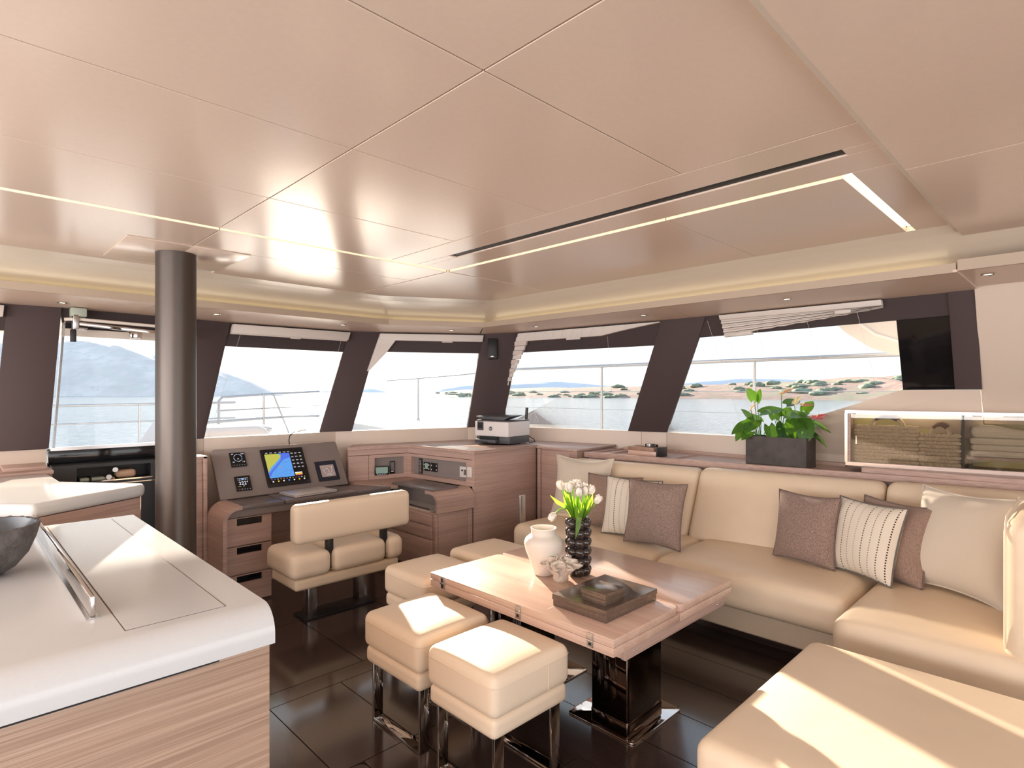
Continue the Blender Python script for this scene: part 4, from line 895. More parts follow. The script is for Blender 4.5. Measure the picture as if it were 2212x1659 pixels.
# ================================================================ LOOSE FURNITURE
# ---- bench at the chart table
bn = T('chart_bench', 'cream leather chart-table bench with backrest on two dark posts', 'bench', (1.8, 3.45, 0))
MB().rbox(1.445, 2.15, 3.25, 3.60, 0.235, 0.305, 0.02, 3).build('seat_base', 'leather', bn, smooth=True)
MB().rbox(1.415, 1.665, 3.225, 3.62, 0.303, 0.452, 0.045, 4, 0.006).build('seat_cushion', 'leather_white', bn, smooth=True)
MB().rbox(1.672, 2.045, 3.225, 3.62, 0.303, 0.452, 0.045, 4, 0.006).build('seat_cushion', 'leather_white', bn, smooth=True)
MB().rbox(2.052, 2.175, 3.225, 3.62, 0.303, 0.452, 0.045, 4, 0.006).build('seat_cushion', 'leather_white', bn, smooth=True)
MB().rbox(1.43, 2.22, 3.215, 3.315, 0.51, 0.742, 0.036, 4).build('backrest', 'leather_white', bn, smooth=True)
for x in (1.668, 2.048): MB().box(x - 0.02, x + 0.02, 3.262, 3.30, 0.33, 0.56).build('post', 'dark_plastic', bn, bevel=0.003)
MB().box(1.60, 1.66, 3.42, 3.50, 0.012, 0.236).build('pedestal', 'steel', bn, bevel=0.003); MB().box(1.95, 2.01, 3.42, 3.50, 0.012, 0.236).build('pedestal', 'steel', bn, bevel=0.003)
MB().box(1.56, 2.05, 3.38, 3.54, 0.0005, 0.012).build('foot_plate', 'dark_plastic', bn, bevel=0.003)

# ---- four cube stools
def stool(x0, y0, w, l, label):
    o = T('cube_stool', label, 'stool', (x0 + w / 2, y0 + l / 2, 0), 'cream leather cube stools around the table')
    cu = MB().rbox(x0, x0 + w, y0, y0 + l, 0.318, 0.462, 0.032, 4, 0.012, mid=6).build('cushion', 'leather_white', o, smooth=True)
    z = 0.428; r = 0.028
    MB().tube([(x0 + r, y0 - 0.0005, z), (x0 + w - r, y0 - 0.0005, z), (x0 + w - 0.004, y0 + r * 0.4, z), (x0 + w + 0.0005, y0 + r, z), (x0 + w + 0.0005, y0 + l - r, z), (x0 + w - r, y0 + l + 0.0005, z), (x0 + r, y0 + l + 0.0005, z), (x0 - 0.0005, y0 + l - r, z), (x0 - 0.0005, y0 + r, z), (x0 + 0.004, y0 + r * 0.4, z)], 0.0022, 6, closed=True).build('seam', 'leather_white', cu, smooth=True)
    MB().tube([(x0 + w * 0.68, y0 - 0.0002, 0.425), (x0 + w * 0.68, y0 - 0.0002, 0.335)], 0.0012, 5).build('seam', 'leather', cu)
    MB().rbox(x0 + 0.008, x0 + w - 0.008, y0 + 0.008, y0 + l - 0.008, 0.25, 0.322, 0.022, 3).build('seat_base', 'leather_white', o, smooth=True)
    for fx in (x0 + 0.03, x0 + w - 0.075):
        y1, y2 = y0 + 0.03, y0 + l - 0.03
        MB().box(fx, fx + 0.045, y1, y1 + 0.012, 0.0005, 0.252).build('leg', 'chrome', o, bevel=0.0015)
        MB().box(fx, fx + 0.045, y2 - 0.012, y2, 0.0005, 0.252).build('leg', 'chrome', o, bevel=0.0015)
        MB().box(fx, fx + 0.045, y1 + 0.012, y2 - 0.012, 0.0005, 0.0125).build('foot_bar', 'chrome', o, bevel=0.0015)
    MB().box(x0 + 0.075, x0 + w - 0.075, y0 + l / 2 - 0.02, y0 + l / 2 + 0.02, 0.238, 0.25).build('cross_bar', 'chrome', o)
    return o
stool(1.272, 1.797, 0.372, 0.405, 'cream cube stool left of the nearest stool, its left corner in shade')
stool(1.268, 1.372, 0.392, 0.374, 'nearest cream cube stool, front and centre with a vertical side seam')
stool(1.685, 2.33, 0.375, 0.375, 'cream cube stool at the table end between bench and table corner')
stool(2.15, 2.35, 0.38, 0.38, 'farthest cream cube stool, behind the white vase by the oak cabinet')

# ---- folding saloon table
tb = T('saloon_table', 'light oak folding saloon table on two mirror-polished columns', 'table', (2.06, 1.66, 0))
def leaf_poly(x0, x1, y0, y1, rc):
    r = 0.035; P = []
    corners = {'sw': (x0, y0), 'se': (x1, y0), 'ne': (x1, y1), 'nw': (x0, y1)}
    for kx, (cx, cy) in corners.items():
        if kx in rc:
            sx = 1 if 'w' in kx else -1; sy = 1 if 's' in kx else -1
            a0 = {'sw': 180, 'se': 270, 'ne': 0, 'nw': 90}[kx]
            for q in range(6):
                a = math.radians(a0 + 18 * q); P.append((cx + sx * r + r * math.cos(a), cy + sy * r + r * math.sin(a)))
        else: P.append((cx, cy))
    return P
MB().prism(leaf_poly(1.660, 2.113, 1.182, 2.241, ('se', 'ne')), 0.505, 0.535).build('top_leaf', 'oak_table', tb, bevel=0.0015)
MB().prism(leaf_poly(2.117, 2.583, 1.182, 2.241, ('sw', 'nw')), 0.505, 0.535).build('top_leaf', 'oak_table', tb, bevel=0.0015)
MB().box(1.660, 2.113, 1.182, 2.241, 0.4715, 0.5035).build('lower_leaf', 'oak_table', tb, bevel=0.0015); MB().box(2.117, 2.583, 1.182, 2.241, 0.4715, 0.5035).build('lower_leaf', 'oak_table', tb, bevel=0.0015)
plain('line_pale', (0.78, 0.66, 0.56), 0.4)
for y in (1.535, 1.885): MB().box(1.71, 2.09, y - 0.0012, y + 0.0012, 0.5348, 0.5352).build('inlay', 'line_pale', tb)
MB().box(1.75, 2.535, 1.194, 1.212, 0.427, 0.471).build('apron', 'oak_x', tb, bevel=0.0015); MB().box(1.75, 2.535, 2.210, 2.228, 0.427, 0.471).build('apron', 'oak_x', tb, bevel=0.0015)
MB().box(1.75, 1.768, 1.212, 2.210, 0.430, 0.471).build('apron', 'oak_y', tb, bevel=0.0015); MB().box(2.517, 2.535, 1.212, 2.210, 0.430, 0.471).build('apron', 'oak_y', tb, bevel=0.0015)
MB().box(1.768, 2.517, 1.212, 2.210, 0.458, 0.471).build('underframe', 'black', tb)
for y in (1.282, 1.648, 2.142):
    hg = MB().box(1.6545, 1.6598, y - 0.013, y + 0.013, 0.480, 0.531).build('hinge', 'steel', tb, bevel=0.001); MB().tube([(1.654, y - 0.014, 0.5043), (1.654, y + 0.014, 0.5043)], 0.0042, 8).build('pin', 'chrome', hg, smooth=True)
    MB().box(1.6535, 1.657, y - 0.006, y + 0.006, 0.487, 0.497).build('catch', 'black', hg)
    MB().lathe([(0.010, -0.0008), (0.010, 0.0008)], (0, 0, 0), 14).xf(Matrix.Translation((1.6598, y + 0.028, 0.518)) @ Matrix.Rotation(PI / 2, 4, 'Y')).build('plug', 'oak_table', tb)
for x in (1.805, 1.826, 2.465, 2.486): MB().ball((x, 1.1938, 0.448), 0.0042, 8, 6).build('screw', 'chrome', tb, smooth=True)
plain('dark_mirror', (0.10, 0.075, 0.065), 0.05, 1.0); plain('plate_mirror', (0.66, 0.58, 0.53), 0.04, 1.0)
for y0, y1 in ((1.315, 1.50), (1.92, 2.10)):
    cl_ = MB().box(1.945, 2.20, y0, y1, 0.006, 0.459).build('column', 'dark_mirror', tb, bevel=0.010, seg=3)
    MB().box(1.943, 2.202, y0 - 0.002, y1 + 0.002, 0.006, 0.075).build('sleeve', 'dark_mirror', cl_, bevel=0.010, seg=3)
    cy = (y0 + y1) / 2 + (0.045 if y0 < 1.5 else -0.045)
    pl = MB()
    P = []
    for (cx2, cy2, a0) in ((2.31 - 0.02, cy + 0.17 - 0.02, 0), (1.935 + 0.02, cy + 0.17 - 0.02, 90), (1.935 + 0.02, cy - 0.17 + 0.02, 180), (2.31 - 0.02, cy - 0.17 + 0.02, 270)):
        for q in range(5):
            a = math.radians(a0 + 22.5 * q); P.append((cx2 + 0.02 * math.cos(a), cy2 + 0.02 * math.sin(a)))
    pl.prism(P, 0.0004, 0.007); pl = pl.build('floor_plate', 'plate_mirror', tb, bevel=0.001)
    for sx, sy in ((1.955, cy - 0.15), (2.29, cy - 0.15), (2.29, cy + 0.15), (1.955, cy + 0.15)): MB().ball((sx, sy, 0.0068), 0.006, 8, 6, (1, 1, 0.4)).build('screw', 'steel', pl, smooth=True)

# ================================================================ ON THE TABLE
TZ = 0.5354
plain('ceramic', (0.78, 0.715, 0.64), 0.55, bmp=0.05, nscale=120); plain('ceramic_in', (0.62, 0.50, 0.36), 0.6)
cv = T('cream_vase', 'matte cream ceramic urn vase on the saloon table', 'vase', (2.025, 1.843, TZ))
vp = [(0.040, 0.0), (0.044, 0.003), (0.052, 0.03), (0.068, 0.075), (0.082, 0.11), (0.089, 0.14), (0.0885, 0.152), (0.082, 0.166), (0.068, 0.177), (0.060, 0.181), (0.0565, 0.190), (0.0565, 0.203), (0.060, 0.211), (0.0595, 0.2145), (0.055, 0.2145), (0.0515, 0.205), (0.0515, 0.185)]
vb = MB().lathe([(r * 1.03, z * 1.03) for r, z in vp], (2.025, 1.843, TZ), 48); vb.f = vb.f[:-1]; vb.build('body', 'ceramic', cv, smooth=True)
vi = MB().lathe([(0.053, 0.19), (0.056, 0.178), (0.078, 0.16), (0.080, 0.12), (0.05, 0.03), (0.0, 0.02)], (2.025, 1.843, TZ), 48); vi.f = [f for f in vi.f if len(f) == 4]; vi.build('interior', 'ceramic_in', cv, smooth=True)
plain('black_glaze', (0.028, 0.020, 0.018), 0.09, coat=0.5)
bv = T('bubble_vase', 'glossy black bubble vase studded with round balls on the table', 'vase', (2.137, 1.722, TZ))
BX, BY = 2.137, 1.722
MB().lathe([(0.038, 0), (0.040, 0.004), (0.040, 0.262), (0.043, 0.270), (0.043, 0.274), (0.036, 0.274), (0.034, 0.26)], (BX, BY, TZ), 32).build('core', 'black_glaze', bv, smooth=True)
for r_ in range(6):
    for c_ in range(7):
        a = 2 * PI * (c_ + 0.0 * (r_ % 2)) / 7 + 0.35; z = TZ + 0.026 + r_ * 0.0438
        MB().ball((BX + 0.0405 * math.cos(a), BY + 0.0405 * math.sin(a), z), 0.0245, 14, 10, (1, 1, 0.98)).build('ball', 'black_glaze', bv, smooth=True)
# tulips
m, t, b = nt('petal'); b.inputs['Base Color'].default_value = (0.88, 0.80, 0.70, 1); b.inputs['Roughness'].default_value = 0.5; b.inputs['Transmission Weight'].default_value = 0.0
b.inputs['Subsurface Weight'].default_value = 0.35; b.inputs['Subsurface Radius'].default_value = (0.02, 0.014, 0.01); b.inputs['Subsurface Scale'].default_value = 0.5
def leafmat(name, c, c2):
    m = bpy.data.materials.new(name); m.use_nodes = True; MATS[name] = m; t = m.node_tree; b = t.nodes['Principled BSDF']; out = t.nodes['Material Output']
    n = noise(t, pos_map(t), 40, 3); r = ramp2(t, n.outputs['Fac'], c, c2); lnk(t, r.outputs[0], b.inputs['Base Color']); b.inputs['Roughness'].default_value = 0.32
    tr = t.nodes.new('ShaderNodeBsdfTranslucent'); tr.inputs[0].default_value = (min(1, c2[0] * 2.4), min(1, c2[1] * 2.2), c2[2] * 0.6, 1); mx_ = t.nodes.new('ShaderNodeMixShader'); mx_.inputs[0].default_value = 0.45
    lnk(t, b.outputs[0], mx_.inputs[1]); lnk(t, tr.outputs[0], mx_.inputs[2]); lnk(t, mx_.outputs[0], out.inputs[0])
leafmat('tulip_green', (0.10, 0.20, 0.035), (0.20, 0.36, 0.06)); leafmat('anthurium_green', (0.045, 0.13, 0.022), (0.10, 0.24, 0.045)); leafmat('anthurium_dark', (0.018, 0.055, 0.02), (0.05, 0.12, 0.05))
leafmat('spathe_orange', (0.70, 0.13, 0.03), (0.80, 0.24, 0.07)); leafmat('spathe_red', (0.75, 0.03, 0.08), (0.85, 0.12, 0.16)); leafmat('spathe_pale', (0.75, 0.62, 0.52), (0.85, 0.72, 0.62))
def petal_mesh(mb, base, axis, out, L, w, cup):
    axis = Vector(axis).normalized(); out = Vector(out); out = (out - axis * out.dot(axis)).normalized(); side = axis.cross(out); o = len(mb.v); n, mm = 6, 4
    for i in range(n + 1):
        tt = i / n; wd = w * math.sin(PI * min(1, 0.12 + 0.80 * tt)) ** 0.75 * (1 if tt < 0.97 else 0.5); rad = cup * math.sin(PI * (0.08 + 0.72 * tt))
        for j in range(mm + 1):
            s_ = j / mm * 2 - 1; mb.v.append(tuple(Vector(base) + axis * (L * tt) + out * (rad * (1 - 0.35 * s_ * s_)) + side * (wd * s_)))
    for i in range(n):
        for j in range(mm): a = o + i * (mm + 1) + j; mb.f.append((a, a + 1, a + mm + 2, a + mm + 1))
def blade(mb, pts, w, fold=0.25, nrm=(0, 0, 1)):
    pts = [Vector(p) for p in pts]; n = len(pts); o = len(mb.v)
    for i, p in enumerate(pts):
        d = (pts[min(i + 1, n - 1)] - pts[max(i - 1, 0)]).normalized(); s_ = d.cross(Vector(nrm)).normalized(); up = s_.cross(d)
        tt = i / (n - 1); ww = w * (math.sin(PI * (0.10 + 0.90 * tt)) ** 0.7 if tt < 1 else 0.02)
        for q in (-1, 0, 1): mb.v.append(tuple(p + s_ * (ww * q) + up * (abs(q) * ww * fold)))
    for i in range(n - 1):
        for q in range(2): a = o + i * 3 + q; mb.f.append((a, a + 1, a + 4, a + 3))
rt = random.Random(11)
VT = Vector((BX, BY, TZ + 0.27))
heads = [(-0.062, 0.062, 0.145), (-0.044, 0.02, 0.135), (-0.03, 0.045, 0.125), (-0.012, 0.03, 0.14), (-0.02, -0.02, 0.115), (0.004, 0.0, 0.13), (0.02, 0.02, 0.14), (0.015, -0.03, 0.118), (0.035, -0.01, 0.13), (0.042, -0.045, 0.122), (0.03, 0.04, 0.135), (0.05, -0.075, 0.078)]
CR = Vector((0.7125, -0.7017, 0)); CF = Vector((0.7017, 0.7125, 0))
def tulip(dx, dy, dz, label, leaves=1, droop=False):
    o = T('tulip', label, 'tulip', (BX, BY, TZ + 0.05), 'white tulips in the black bubble vase')
    if droop: H_ = VT + CR * -0.112 + CF * -0.02 + Vector((0, 0, 0.022)); path = [VT + Vector((-0.01, 0.005, -0.05)), VT + CR * -0.025 + Vector((0, 0, 0.02)), VT + CR * -0.06 + CF * -0.01 + Vector((0, 0, 0.045)), VT + CR * -0.092 + CF * -0.016 + Vector((0, 0, 0.043)), H_]
    else:
        H_ = VT + Vector((dx, dy, dz)); path = [VT + Vector((dx * 0.25, dy * 0.25, -0.12)), VT + Vector((dx * 0.35, dy * 0.35, 0)), VT + Vector((dx * 0.7, dy * 0.7, dz * 0.5)), H_]
    MB().tube(path, 0.0032, 6).build('stem', 'tulip_green', o, smooth=True)
    ax = (path[-1] - path[-2]).normalized(); bl = MB(); L = rt.uniform(0.043, 0.050)
    e1 = ax.orthogonal().normalized(); e2 = ax.cross(e1); tw = rt.uniform(0, 6)
    for k in range(6):
        a = tw + 2 * PI * k / 6; petal_mesh(bl, H_ - ax * 0.002, ax, e1 * math.cos(a) + e2 * math.sin(a), L * (1.0 if k % 2 else 0.94), 0.0155, 0.019 if k % 2 else 0.016)
    bl.build('blossom', 'petal', o, smooth=True)
    for q in range(leaves):
        a = rt.uniform(0, 2 * PI); dv_ = Vector((math.cos(a), math.sin(a), 0)); lf = MB(); hh = rt.uniform(0.075, 0.115)
        p0 = VT + dv_ * 0.018 + Vector((0, 0, -0.04)); blade(lf, [p0, p0 + dv_ * 0.012 + Vector((0, 0, hh * 0.45)), p0 + dv_ * 0.026 + Vector((0, 0, hh * 0.8)), p0 + dv_ * 0.040 + Vector((0, 0, hh * 1.1)), p0 + dv_ * 0.050 + Vector((0, 0, hh * 1.32))], rt.uniform(0.009, 0.014), 0.3, dv_)
        lf.build('leaf', 'tulip_green', o, smooth=True)
    return o
tl_ = None
for i, (dx, dy, dz) in enumerate(heads): tulip(dx * 0.9, dy * 0.9, dz * 0.92, 'white tulip standing upright in the bunch in the black bubble vase', 2)
tl_ = tulip(0, 0, 0, 'white tulip drooping out to the left over the cream vase', 0, True)
for pts, w in (([VT + CR * -0.01, VT + CR * -0.05 + Vector((0, 0, 0.045)), VT + CR * -0.10 + Vector((0, 0, 0.072)), VT + CR * -0.135 + Vector((0, 0, 0.105))], 0.010),
               ([VT + CF * -0.035 + Vector((0, 0, 0.0)), VT + CF * -0.055 + CR * -0.004 + Vector((0, 0, 0.012)), VT + CF * -0.068 + CR * -0.01 + Vector((0, 0, -0.03)), VT + CF * -0.07 + CR * -0.022 + Vector((0, 0, -0.085))], 0.013),
               ([VT + CR * -0.02, VT + CR * -0.045 + Vector((0, 0, 0.05)), VT + CR * -0.055 + Vector((0, 0, 0.10)), VT + CR * -0.062 + Vector((0, 0, 0.155))], 0.020),
               ([VT + CR * 0.02, VT + CR * 0.04 + Vector((0, 0, 0.04)), VT + CR * 0.06 + Vector((0, 0, 0.075)), VT + CR * 0.068 + Vector((0, 0, 0.11))], 0.012)):
    lf = MB(); blade(lf, pts, w, 0.25, -CF); lf.build('leaf', 'tulip_green', tl_, smooth=True)
# coral
m, t, b = nt('coral'); nn_ = noise(t, pos_map(t), 90, 4); r_ = ramp2(t, nn_.outputs['Fac'], (0.58, 0.47, 0.39), (0.80, 0.72, 0.63)); lnk(t, r_.outputs[0], b.inputs['Base Color']); b.inputs['Roughness'].default_value = 0.9; bump(t, b, nn_.outputs['Fac'], 0.6, 0.002)
co = T('coral', 'pale ruffled coral piece on the saloon table in front of the vases', 'coral', (2.013, 1.725, TZ))
def ruffle(cx, cy, r0, r1, h, lob, amp, ph, off=0.0):
    mb = MB(); nu, nv = 96, 9
    for j in range(nv + 1):
        tt = j / nv
        for i in range(nu):
            a = 2 * PI * i / nu; rr_ = r0 + (r1 - r0) * tt ** 1.3; w = amp * tt ** 1.6
            rr_ += w * (math.sin(lob * a + ph) + 0.45 * math.sin((2 * lob + 1) * a + 1.7 * ph)); aa = a + 0.22 * tt * tt * math.sin(lob * a + ph + 1.3)
            mb.v.append((cx + rr_ * math.cos(aa), cy + rr_ * math.sin(aa), TZ + off + h * tt + 0.008 * tt * math.sin(5 * a + ph)))
    for j in range(nv):
        for i in range(nu): mb.f.append((j * nu + i, j * nu + (i + 1) % nu, (j + 1) * nu + (i + 1) % nu, (j + 1) * nu + i))
    return mb
for i, (r0, r1, h, lob, amp, ph) in enumerate(((0.030, 0.074, 0.070, 9, 0.022, 0.4), (0.024, 0.048, 0.085, 6, 0.022, 2.0), (0.014, 0.022, 0.090, 4, 0.014, 0.9))):
    o = ruffle(2.013, 1.725, r0, r1, h, lob, amp, ph, 0.012).build('frill', 'coral', co, smooth=True); sm = o.modifiers.new('thick', 'SOLIDIFY'); sm.thickness = 0.006
MB().lathe([(0.032, 0), (0.036, 0.008), (0.034, 0.03), (0.03, 0.04), (0.0, 0.042)], (2.013, 1.725, TZ), 20).build('foot', 'coral', co, smooth=True)
# two lidded boxes
m, t, b = nt('bronze_box'); nn_ = noise(t, pos_map(t), 70, 6, 0.7); r_ = ramp2(t, nn_.outputs['Fac'], (0.14, 0.102, 0.080), (0.20, 0.148, 0.118)); lnk(t, r_.outputs[0], b.inputs['Base Color']); b.inputs['Roughness'].default_value = 0.22; b.inputs['Metallic'].default_value = 0.45; bump(t, b, nn_.outputs['Fac'], 0.08, 0.0005)
def lidbox(name, label, x0, x1, y0, y1, z0, zb, z1):
    o = T(name, label, 'box', ((x0 + x1) / 2, (y0 + y1) / 2, z0)); MB().box(x0 + 0.003, x1 - 0.003, y0 + 0.003, y1 - 0.003, z0, zb + 0.004).build('body', 'bronze_box', o, bevel=0.0012)
    MB().box(x0, x1, y0, y1, zb, z1).build('lid', 'bronze_box', o, bevel=0.0015); return o
lidbox('flat_box', 'large flat bronze-brown lidded box on the saloon table', 1.751, 2.106, 1.280, 1.547, TZ, TZ + 0.026, TZ + 0.048)
lidbox('small_box', 'small square bronze-brown lidded box on top of the large flat box', 1.783, 1.912, 1.306, 1.426, TZ + 0.0485, TZ + 0.070, TZ + 0.093)

# ================================================================ CUSHIONS
def fabric(name, c0, c1, sc_=(300, 300, 300), bm_=0.5):
    m, t, b = nt(name); n = noise(t, pos_map(t, sc_), 1.0, 3, 0.7); r = ramp2(t, n.outputs['Fac'], c0, c1, 0.35, 0.65); lnk(t, r.outputs[0], b.inputs['Base Color']); b.inputs['Roughness'].default_value = 0.95; b.inputs['Specular IOR Level'].default_value = 0.15
    b.inputs['Sheen Weight'].default_value = 0.2; bump(t, b, n.outputs['Fac'], bm_, 0.002)
fabric('tweed', (0.13, 0.08, 0.065), (0.50, 0.37, 0.315), (290, 290, 330), 0.8); fabric('ribbed_brown', (0.26, 0.17, 0.135), (0.40, 0.29, 0.24), (330, 330, 45)); fabric('linen', (0.66, 0.58, 0.48), (0.74, 0.66, 0.56), (500, 500, 500), 0.2); fabric('dark_piping', (0.15, 0.10, 0.08), (0.24, 0.17, 0.14)); fabric('grey_piping', (0.13, 0.12, 0.115), (0.2, 0.185, 0.175))
m, t, b = nt('stitched'); b.inputs['Roughness'].default_value = 0.9
uvn = t.nodes.new('ShaderNodeUVMap'); uvn.uv_map = 'uv'; sx_ = t.nodes.new('ShaderNodeSeparateXYZ'); lnk(t, uvn.outputs[0], sx_.inputs[0])
def mth(op, a, b_=None, c_=None):
    n = t.nodes.new('ShaderNodeMath'); n.operation = op
    for i, q in enumerate((a, b_, c_)):
        if q is None: continue
        if isinstance(q, (int, float)): n.inputs[i].default_value = q
        else: lnk(t, q, n.inputs[i])
    return n.outputs[0]
u9 = mth('MULTIPLY', sx_.outputs['X'], 9.0); fr_ = mth('FRACT', u9); ln = mth('LESS_THAN', mth('ABSOLUTE', mth('SUBTRACT', fr_, 0.5)), 0.07)
ds = mth('LESS_THAN', mth('FRACT', mth('MULTIPLY', sx_.outputs['Y'], 30.0)), 0.55); msk = mth('MULTIPLY', ln, ds)
wn_ = t.nodes.new('ShaderNodeTexWhiteNoise'); wn_.noise_dimensions = '1D'; lnk(t, mth('ADD', mth('FLOOR', u9), 3.3), wn_.inputs['W'])
lc_ = ramp2(t, wn_.outputs['Value'], (0.045, 0.03, 0.028), (0.52, 0.47, 0.40), 0.25, 0.9); mix_ = t.nodes.new('ShaderNodeMix'); mix_.data_type = 'RGBA'; lnk(t, msk, mix_.inputs[0]); mix_.inputs[6].default_value = (0.80, 0.73, 0.63, 1); lnk(t, lc_.outputs[0], mix_.inputs[7]); lnk(t, mix_.outputs[2], b.inputs['Base Color'])
def pillow(label, bl, br, h, th, lean, mat, pip, facing, conc=0.06, seed=0):
    bl = Vector((*bl, 0.447)); br = Vector((*br, 0.447)); w = (br - bl).length; ex = (br - bl).normalized(); n = Vector((ex.y, -ex.x, 0))
    if n.dot(Vector(facing)) < 0: n = -n
    ey = Vector((0, 0, 1)) * math.cos(lean) - n * math.sin(lean); nn = n * math.cos(lean) + Vector((0, 0, 1)) * math.sin(lean); c = (bl + br) / 2 + ey * (h / 2)
    rn = random.Random(seed); ph = [rn.uniform(0, 6) for _ in range(4)]
    o = T('throw_pillow', label, 'pillow', (c.x, c.y, 0.447), 'throw pillows on the sofa'); N = 18
    def pt(u, v, s_):
        x = u * w / 2 * (1 - conc * (1 - v * v) * abs(u)); y = v * h / 2 * (1 - conc * (1 - u * u) * abs(v)); tk = th / 2 * (max(0, 1 - abs(u) ** 2.6) * max(0, 1 - abs(v) ** 2.6)) ** 0.55
        tk *= 1 + 0.05 * math.sin(4 * u + ph[0]) * math.sin(3 * v + ph[1]); zz = 0.012 * math.sin(2.2 * u + ph[2]) * v
        return c + ex * x + ey * y + nn * (s_ * tk + zz)
    mb = MB(); uv = []
    for s_ in (1, -1):
        o0 = len(mb.v)
        for i in range(N + 1):
            for j in range(N + 1):
                u, v = -1 + 2 * i / N, -1 + 2 * j / N; u = math.sin(u * PI / 2) * 0.35 + u * 0.65; v = math.sin(v * PI / 2) * 0.35 + v * 0.65
                mb.v.append(tuple(pt(u, v, s_))); uv.append((u * 0.5 + 0.5, v * 0.5 + 0.5))
        for i in range(N):
            for j in range(N): a = o0 + i * (N + 1) + j; mb.f.append((a, a + N + 1, a + N + 2, a + 1) if s_ > 0 else (a, a + 1, a + N + 2, a + N + 1))
    ob = mb.build('cover', mat, o, smooth=True); me = ob.data; ul = me.uv_layers.new(name='uv')
    for lp in me.loops: ul.data[lp.index].uv = uv[lp.vertex_index]
    edge = [pt(-1 + 2 * k / 14, -1, 0) for k in range(14)] + [pt(1, -1 + 2 * k / 14, 0) for k in range(14)] + [pt(1 - 2 * k / 14, 1, 0) for k in range(14)] + [pt(-1, 1 - 2 * k / 14, 0) for k in range(14)]
    MB().tube(edge, 0.0048, 6, closed=True).build('piping', pip, o, smooth=True)
    return o
F_ = (-1, -0.2, 0)
pillow('large plain off-white linen pillow at the far left end of the sofa', (3.40, 3.02), (3.47, 2.52), 0.46, 0.19, 0.22, 'linen', 'linen', F_, 0.13, 1)
pillow('brown ribbed pillow behind the stitched pillow in the left cluster', (3.27, 2.60), (3.33, 2.17), 0.37, 0.15, 0.22, 'ribbed_brown', 'dark_piping', F_, 0.09, 2)
pillow('cream pillow with dark dashed stitching, partly behind brown tweed, in the left cluster', (3.17, 2.36), (3.21, 1.96), 0.385, 0.14, 0.22, 'stitched', 'grey_piping', F_, 0.07, 3)
pillow('brown tweed pillow in front of the stitched one in the left cluster', (3.09, 2.125), (3.12, 1.735), 0.40, 0.15, 0.20, 'tweed', 'dark_piping', F_, 0.09, 4)
pillow('brown tweed pillow at the left of the right cluster', (3.44, 1.33), (3.365, 0.98), 0.385, 0.15, 0.20, 'tweed', 'dark_piping', F_, 0.09, 5)
pillow('cream pillow with dashed stitching leaning in the right cluster', (3.44, 1.03), (3.275, 0.695), 0.39, 0.15, 0.24, 'stitched', 'grey_piping', F_, 0.08, 6)
pillow('brown ribbed pillow tucked between stitched and white pillows on the right', (3.50, 0.93), (3.335, 0.585), 0.40, 0.15, 0.26, 'ribbed_brown', 'dark_piping', F_, 0.09, 7)
pillow('large plain off-white linen pillow with sun spots beside the sofa end', (3.46, 0.70), (3.25, 0.275), 0.50, 0.20, 0.30, 'linen', 'linen', F_, 0.12, 8)
# ================================================================ WINDOW BLINDS
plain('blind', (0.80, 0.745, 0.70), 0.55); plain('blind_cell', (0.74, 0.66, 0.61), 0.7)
def wq(bl, br, tr, tl, u, v, inn=0.0):
    p = lerp(lerp(bl, br, u), lerp(tl, tr, u), v); return p - outn(bl, br) * inn
def strip(q, us, v0s, v1s, i0, i1):
    """ribbon on a window plane between lower edge v0 and upper edge v1, thickness i0..i1 into the room"""
    mb = MB()
    for k in range(len(us) - 1):
        a = [wq(*q, us[k], v0s[k], i0), wq(*q, us[k + 1], v0s[k + 1], i0), wq(*q, us[k + 1], v1s[k + 1], i0), wq(*q, us[k], v1s[k], i0)]
        b = [wq(*q, us[k], v0s[k], i1), wq(*q, us[k + 1], v0s[k + 1], i1), wq(*q, us[k + 1], v1s[k + 1], i1), wq(*q, us[k], v1s[k], i1)]
        mb.add(a + b, [(0, 1, 2, 3), (7, 6, 5, 4), (0, 4, 5, 1), (1, 5, 6, 2), (2, 6, 7, 3), (3, 7, 4, 0)])
    return mb
Q2 = (B[4], B[5], TT[5], TT[4]); Q3 = (B[6], B[7], TT[7], TT[6]); Q4 = (B[8], B[9], TT[9], TT[8]); Q5 = (Vector((4.421, 1.983, 1.05)), Vector((4.421, 0.866, 1.05)), TT[11], TT[10])
def cord(o, q, u0, u1, v1, inn=0.012, v0=0.02): MB().tube([wq(*q, u0, v1, inn), wq(*q, u1, v0, inn)], 0.0009, 4).build('cord', 'blind', o)
b2 = T('roller_blind', 'white rolled-up blind above the left forward window beside the column', 'blind', wq(*Q2, 0.5, 0.9), 'window blinds')
strip(Q2, [0.01, 0.985], [0.905, 0.905], [0.985, 0.985], 0.012, 0.055).build('cassette', 'blind', b2, bevel=0.004); strip(Q2, [0.012, 0.98], [0.895, 0.895], [0.906, 0.906], 0.02, 0.045).build('bottom_bar', 'blind_cell', b2)
strip(Q2, [0.48, 0.56], [0.886, 0.886], [0.897, 0.897], 0.03, 0.05).build('pull_tab', 'blind', b2, bevel=0.002); cord(b2, Q2, 0.09, 0.03, 0.895); cord(b2, Q2, 0.94, 0.97, 0.895)
b3 = T('roller_blind', 'white blind with slanted left arm above the centre corner window', 'blind', wq(*Q3, 0.5, 0.9), 'window blinds')
strip(Q3, [0.0, 0.99], [0.915, 0.915], [0.985, 0.985], 0.012, 0.05).build('cassette', 'blind', b3, bevel=0.004); strip(Q3, [0.60, 0.70], [0.903, 0.903], [0.914, 0.914], 0.03, 0.045).build('pull_tab', 'blind', b3, bevel=0.002)
